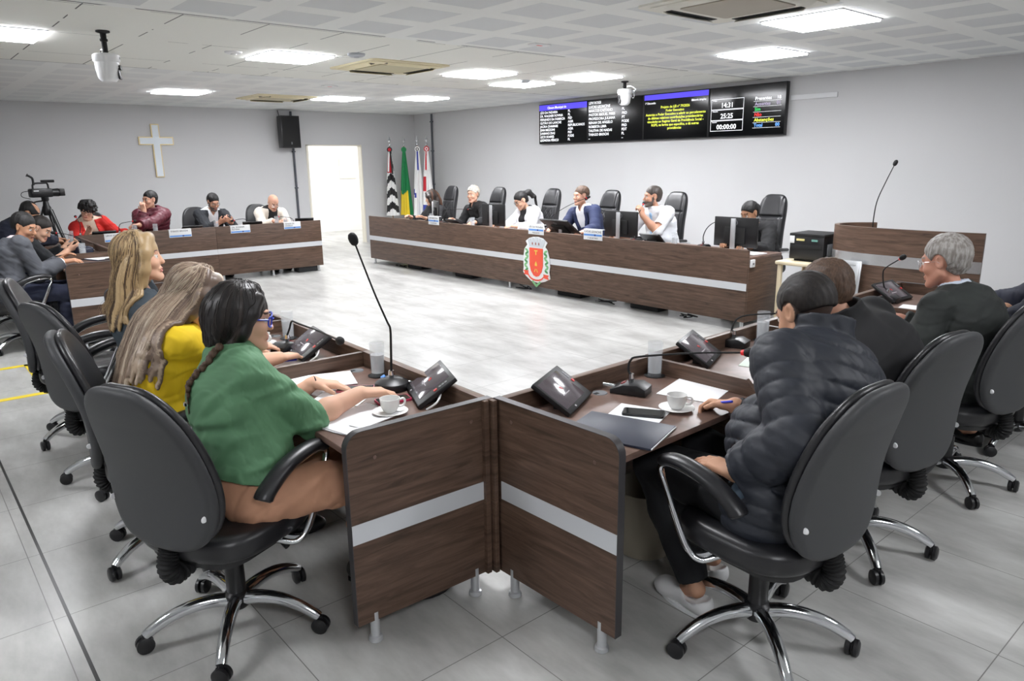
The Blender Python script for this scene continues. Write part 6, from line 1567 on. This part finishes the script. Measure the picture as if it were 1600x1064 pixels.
p = Person('man in a wine red padded jacket, chin resting on his hand', (2.34, -6.22), -PI/2, (2.56, -6.28, 1.185), (-66, 0, 0), wristR=(2.74, -6.42, 1.04), wristL=(2.90, -6.55, .86), sw=.2, bulk=1.16, skin=S_FAIR, handR=dict(dir=(-.2, -.1, 1), palm=(-.7, .5, 0), curl=(.6, 1.1, 1.1, 1.1), thumb=.7), handL=dict(dir=(.2, -1, .1), palm=(.2, .1, -1), curl=(.8, .8, .8, .8)), poleR=(.4, .2, -1), poleL=(-.5, .3, -1), **FZ)
p.body(); p.top('padded_jacket', mat('wine_nylon', (92, 32, 46), .5, bump=(60, .3, .003)), .032, 1.93, collar=('roll', .068, .06, .018), wr=.002, quilt=(.010, .06), hem=1.02, k=.025); p.trousers(DTR, .012, .93); p.shoes(SHOE)
p.hair(HAIRB, .009, -.024, amp=.0015, freq=90, top=1.5)
p = Person('bearded man with glasses in a dark suit looking at a phone below the cross', (2.36, -5.44), -PI/2, (2.60, -5.40, 1.115), (6, 22, 0), wristR=(2.86, -5.42, .83), wristL=(2.88, -5.26, .82), sw=.195, bulk=1.12, skin=S_GREYB, beard=1, handR=dict(dir=(.5, .45, .25), palm=(-.2, .6, .6), curl=(.6, .6, .6, .6)), handL=dict(dir=(.5, -.45, .25), palm=(-.2, -.6, .6), curl=(.6, .6, .6, .6)), **FZ)
DS = fabric('dark_suit', (44, 47, 52), (38, 41, 46), .85); suit(p, DS, WSH, (.34, .36, 0), seed=12, lap=DS)
p.hair(HAIRB, .009, -.024, amp=.0015, freq=80, top=1.6); p.glasses(BLACKP, .027, .017, .002)
def hold_phone(lb, p, q, m=BLACKP, up=(.3, 0, 1)):
    hd = p.HD[q]; c = hd['W']+hd['d']*.09+hd['n']*.024; w = V(p.R @ c+p.loc); o = thing('phone', lb, 'phone', w)
    n = V(p.R @ hd['n']); d = V(p.R @ hd['d']); d = (d-n*d.dot(n)).normalized(); s_ = d.cross(n); mt = MX(((s_.x, d.x, n.x), (s_.y, d.y, n.y), (s_.z, d.z, n.z))).to_4x4()
    MB().prism(rrect(.074, .15, .012), 0, .008, 'xyz').xf(mt).build('case', m, o); MB().prism(rrect(.068, .142, .009), .008, .0087, 'xyz').xf(mt).build('screen', SCR, o)
hold_phone('phone in the hands of the man in the dark suit below the cross', p, 'R')
p = Person('bald man with a grey goatee in a cream jacket over black, looking down', (2.36, -4.50), -PI/2, (2.60, -4.46, 1.07), (0, 34, 0), wristR=(2.90, -4.60, .80), wristL=(2.90, -4.42, .80), sw=.195, bulk=1.1, skin=S_FAIR, beard=0, handR=dict(dir=(.8, .4, -.1), palm=(0, .3, -1), curl=(.7, .7, .7, .7)), handL=dict(dir=(.8, -.4, -.1), palm=(0, -.3, -1), curl=(.7, .7, .7, .7)), **FZ)
suit(p, fabric('cream_jacket', (228, 220, 208), None, .85), BLK, (.3, .40, .03), coll=False, seed=15)
p.glasses(CHROME, .026, .016, .0014)
# --- the far-left desks
GS = fabric('grey_suit', (78, 80, 86), (68, 70, 76), .85)
p = Person('dark-haired man in a grey suit and pale pink shirt at the far left', (6.04, -8.44), D(-8), (5.98, -8.28, 1.125), (-34, 20, 0), pelvis=(0, -.02, .565), wristL=(5.78, -8.02, .775), wristR=(6.10, -8.03, .79), sw=.195, bulk=1.1, skin=S_OLIVE, h=.0065, handR=dict(dir=(.3, .9, .1), palm=(-.2, 0, -1), curl=(.55, .5, .55, .6)), feet=((-.1, .36), (.12, .38)), knees=((-.12, .40, .52), (.13, .40, .52)), stub=1, poleR=(.4, -.6, -1))
suit(p, GS, fabric('pale_pink_shirt', (232, 214, 218), None, .8), (.4, .34, 0), fabric('navy_trousers', (26, 32, 54), None, .85), 17, lap=GS)
MB().tube([V(p.E['R']+(p.Wr['R']-p.E['R'])*.88), V(p.E['R']+(p.Wr['R']-p.E['R'])*.985)], [.042, .040], 16).build('shirt_cuff', WSH, p.root)
p.hair(HAIRB, .009, -.024, amp=.0015, freq=80, top=1.6, nape=-.04)
p = Person('woman with tied dark hair in a black blazer looking at her phone', (5.02, -8.36), D(-6), (5.10, -8.03, 1.045), (-24, 34, 0), pelvis=(0, -.02, .565), wristL=(4.80, -7.80, .80), wristR=(5.0, -7.80, .79), sw=.17, bust=.02, skin=S_LIGHT, h=.0065, handR=dict(dir=(-.2, .9, .3), palm=(-.6, 0, .5), curl=(.6, .6, .6, .6)), handL=dict(dir=(.3, .9, .3), palm=(.6, 0, .5), curl=(.6, .6, .6, .6)), feet=((-.1, .36), (.12, .38)))
suit(p, fabric('black_blazer', (30, 33, 37), None, .85), BLK, (.3, .3, 0), coll=False, nose=.75, jaw=.93, seed=18)
def exd(v, st):
    if st == 'pre': v.chain([p.hp(0, -.09, -.02), p.hp(0, -.12, -.06)], [.045, .035], .02)
p.hair(HAIRD, .010, -.014, amp=.0015, extra=exd, style='cut')
hold_phone('phone in the hands of the woman in the black blazer', p, 'R')
p = Person('balding man in navy leaning over the corner desk', (4.02, -8.34), D(-6), (4.08, -7.97, 1.15), (-20, 44, 0), pelvis=(0, -.02, .565), wristL=(3.6, -7.72, .80), wristR=(3.80, -7.72, .80), sw=.195, bulk=1.1, skin=S_OLIVE, h=.007, feet=((-.1, .36), (.12, .38)))
suit(p, NVY, WSH, (.38, .3, 0), seed=21)
def exr(v, st):
    if st == 'post': v.ell(p.hp(0, .02, .12), npv(.055, .085, .06), p.HR, .01, '-')
p.hair(HAIRB, .010, -.02, amp=.0015, extra=exr, style='short')
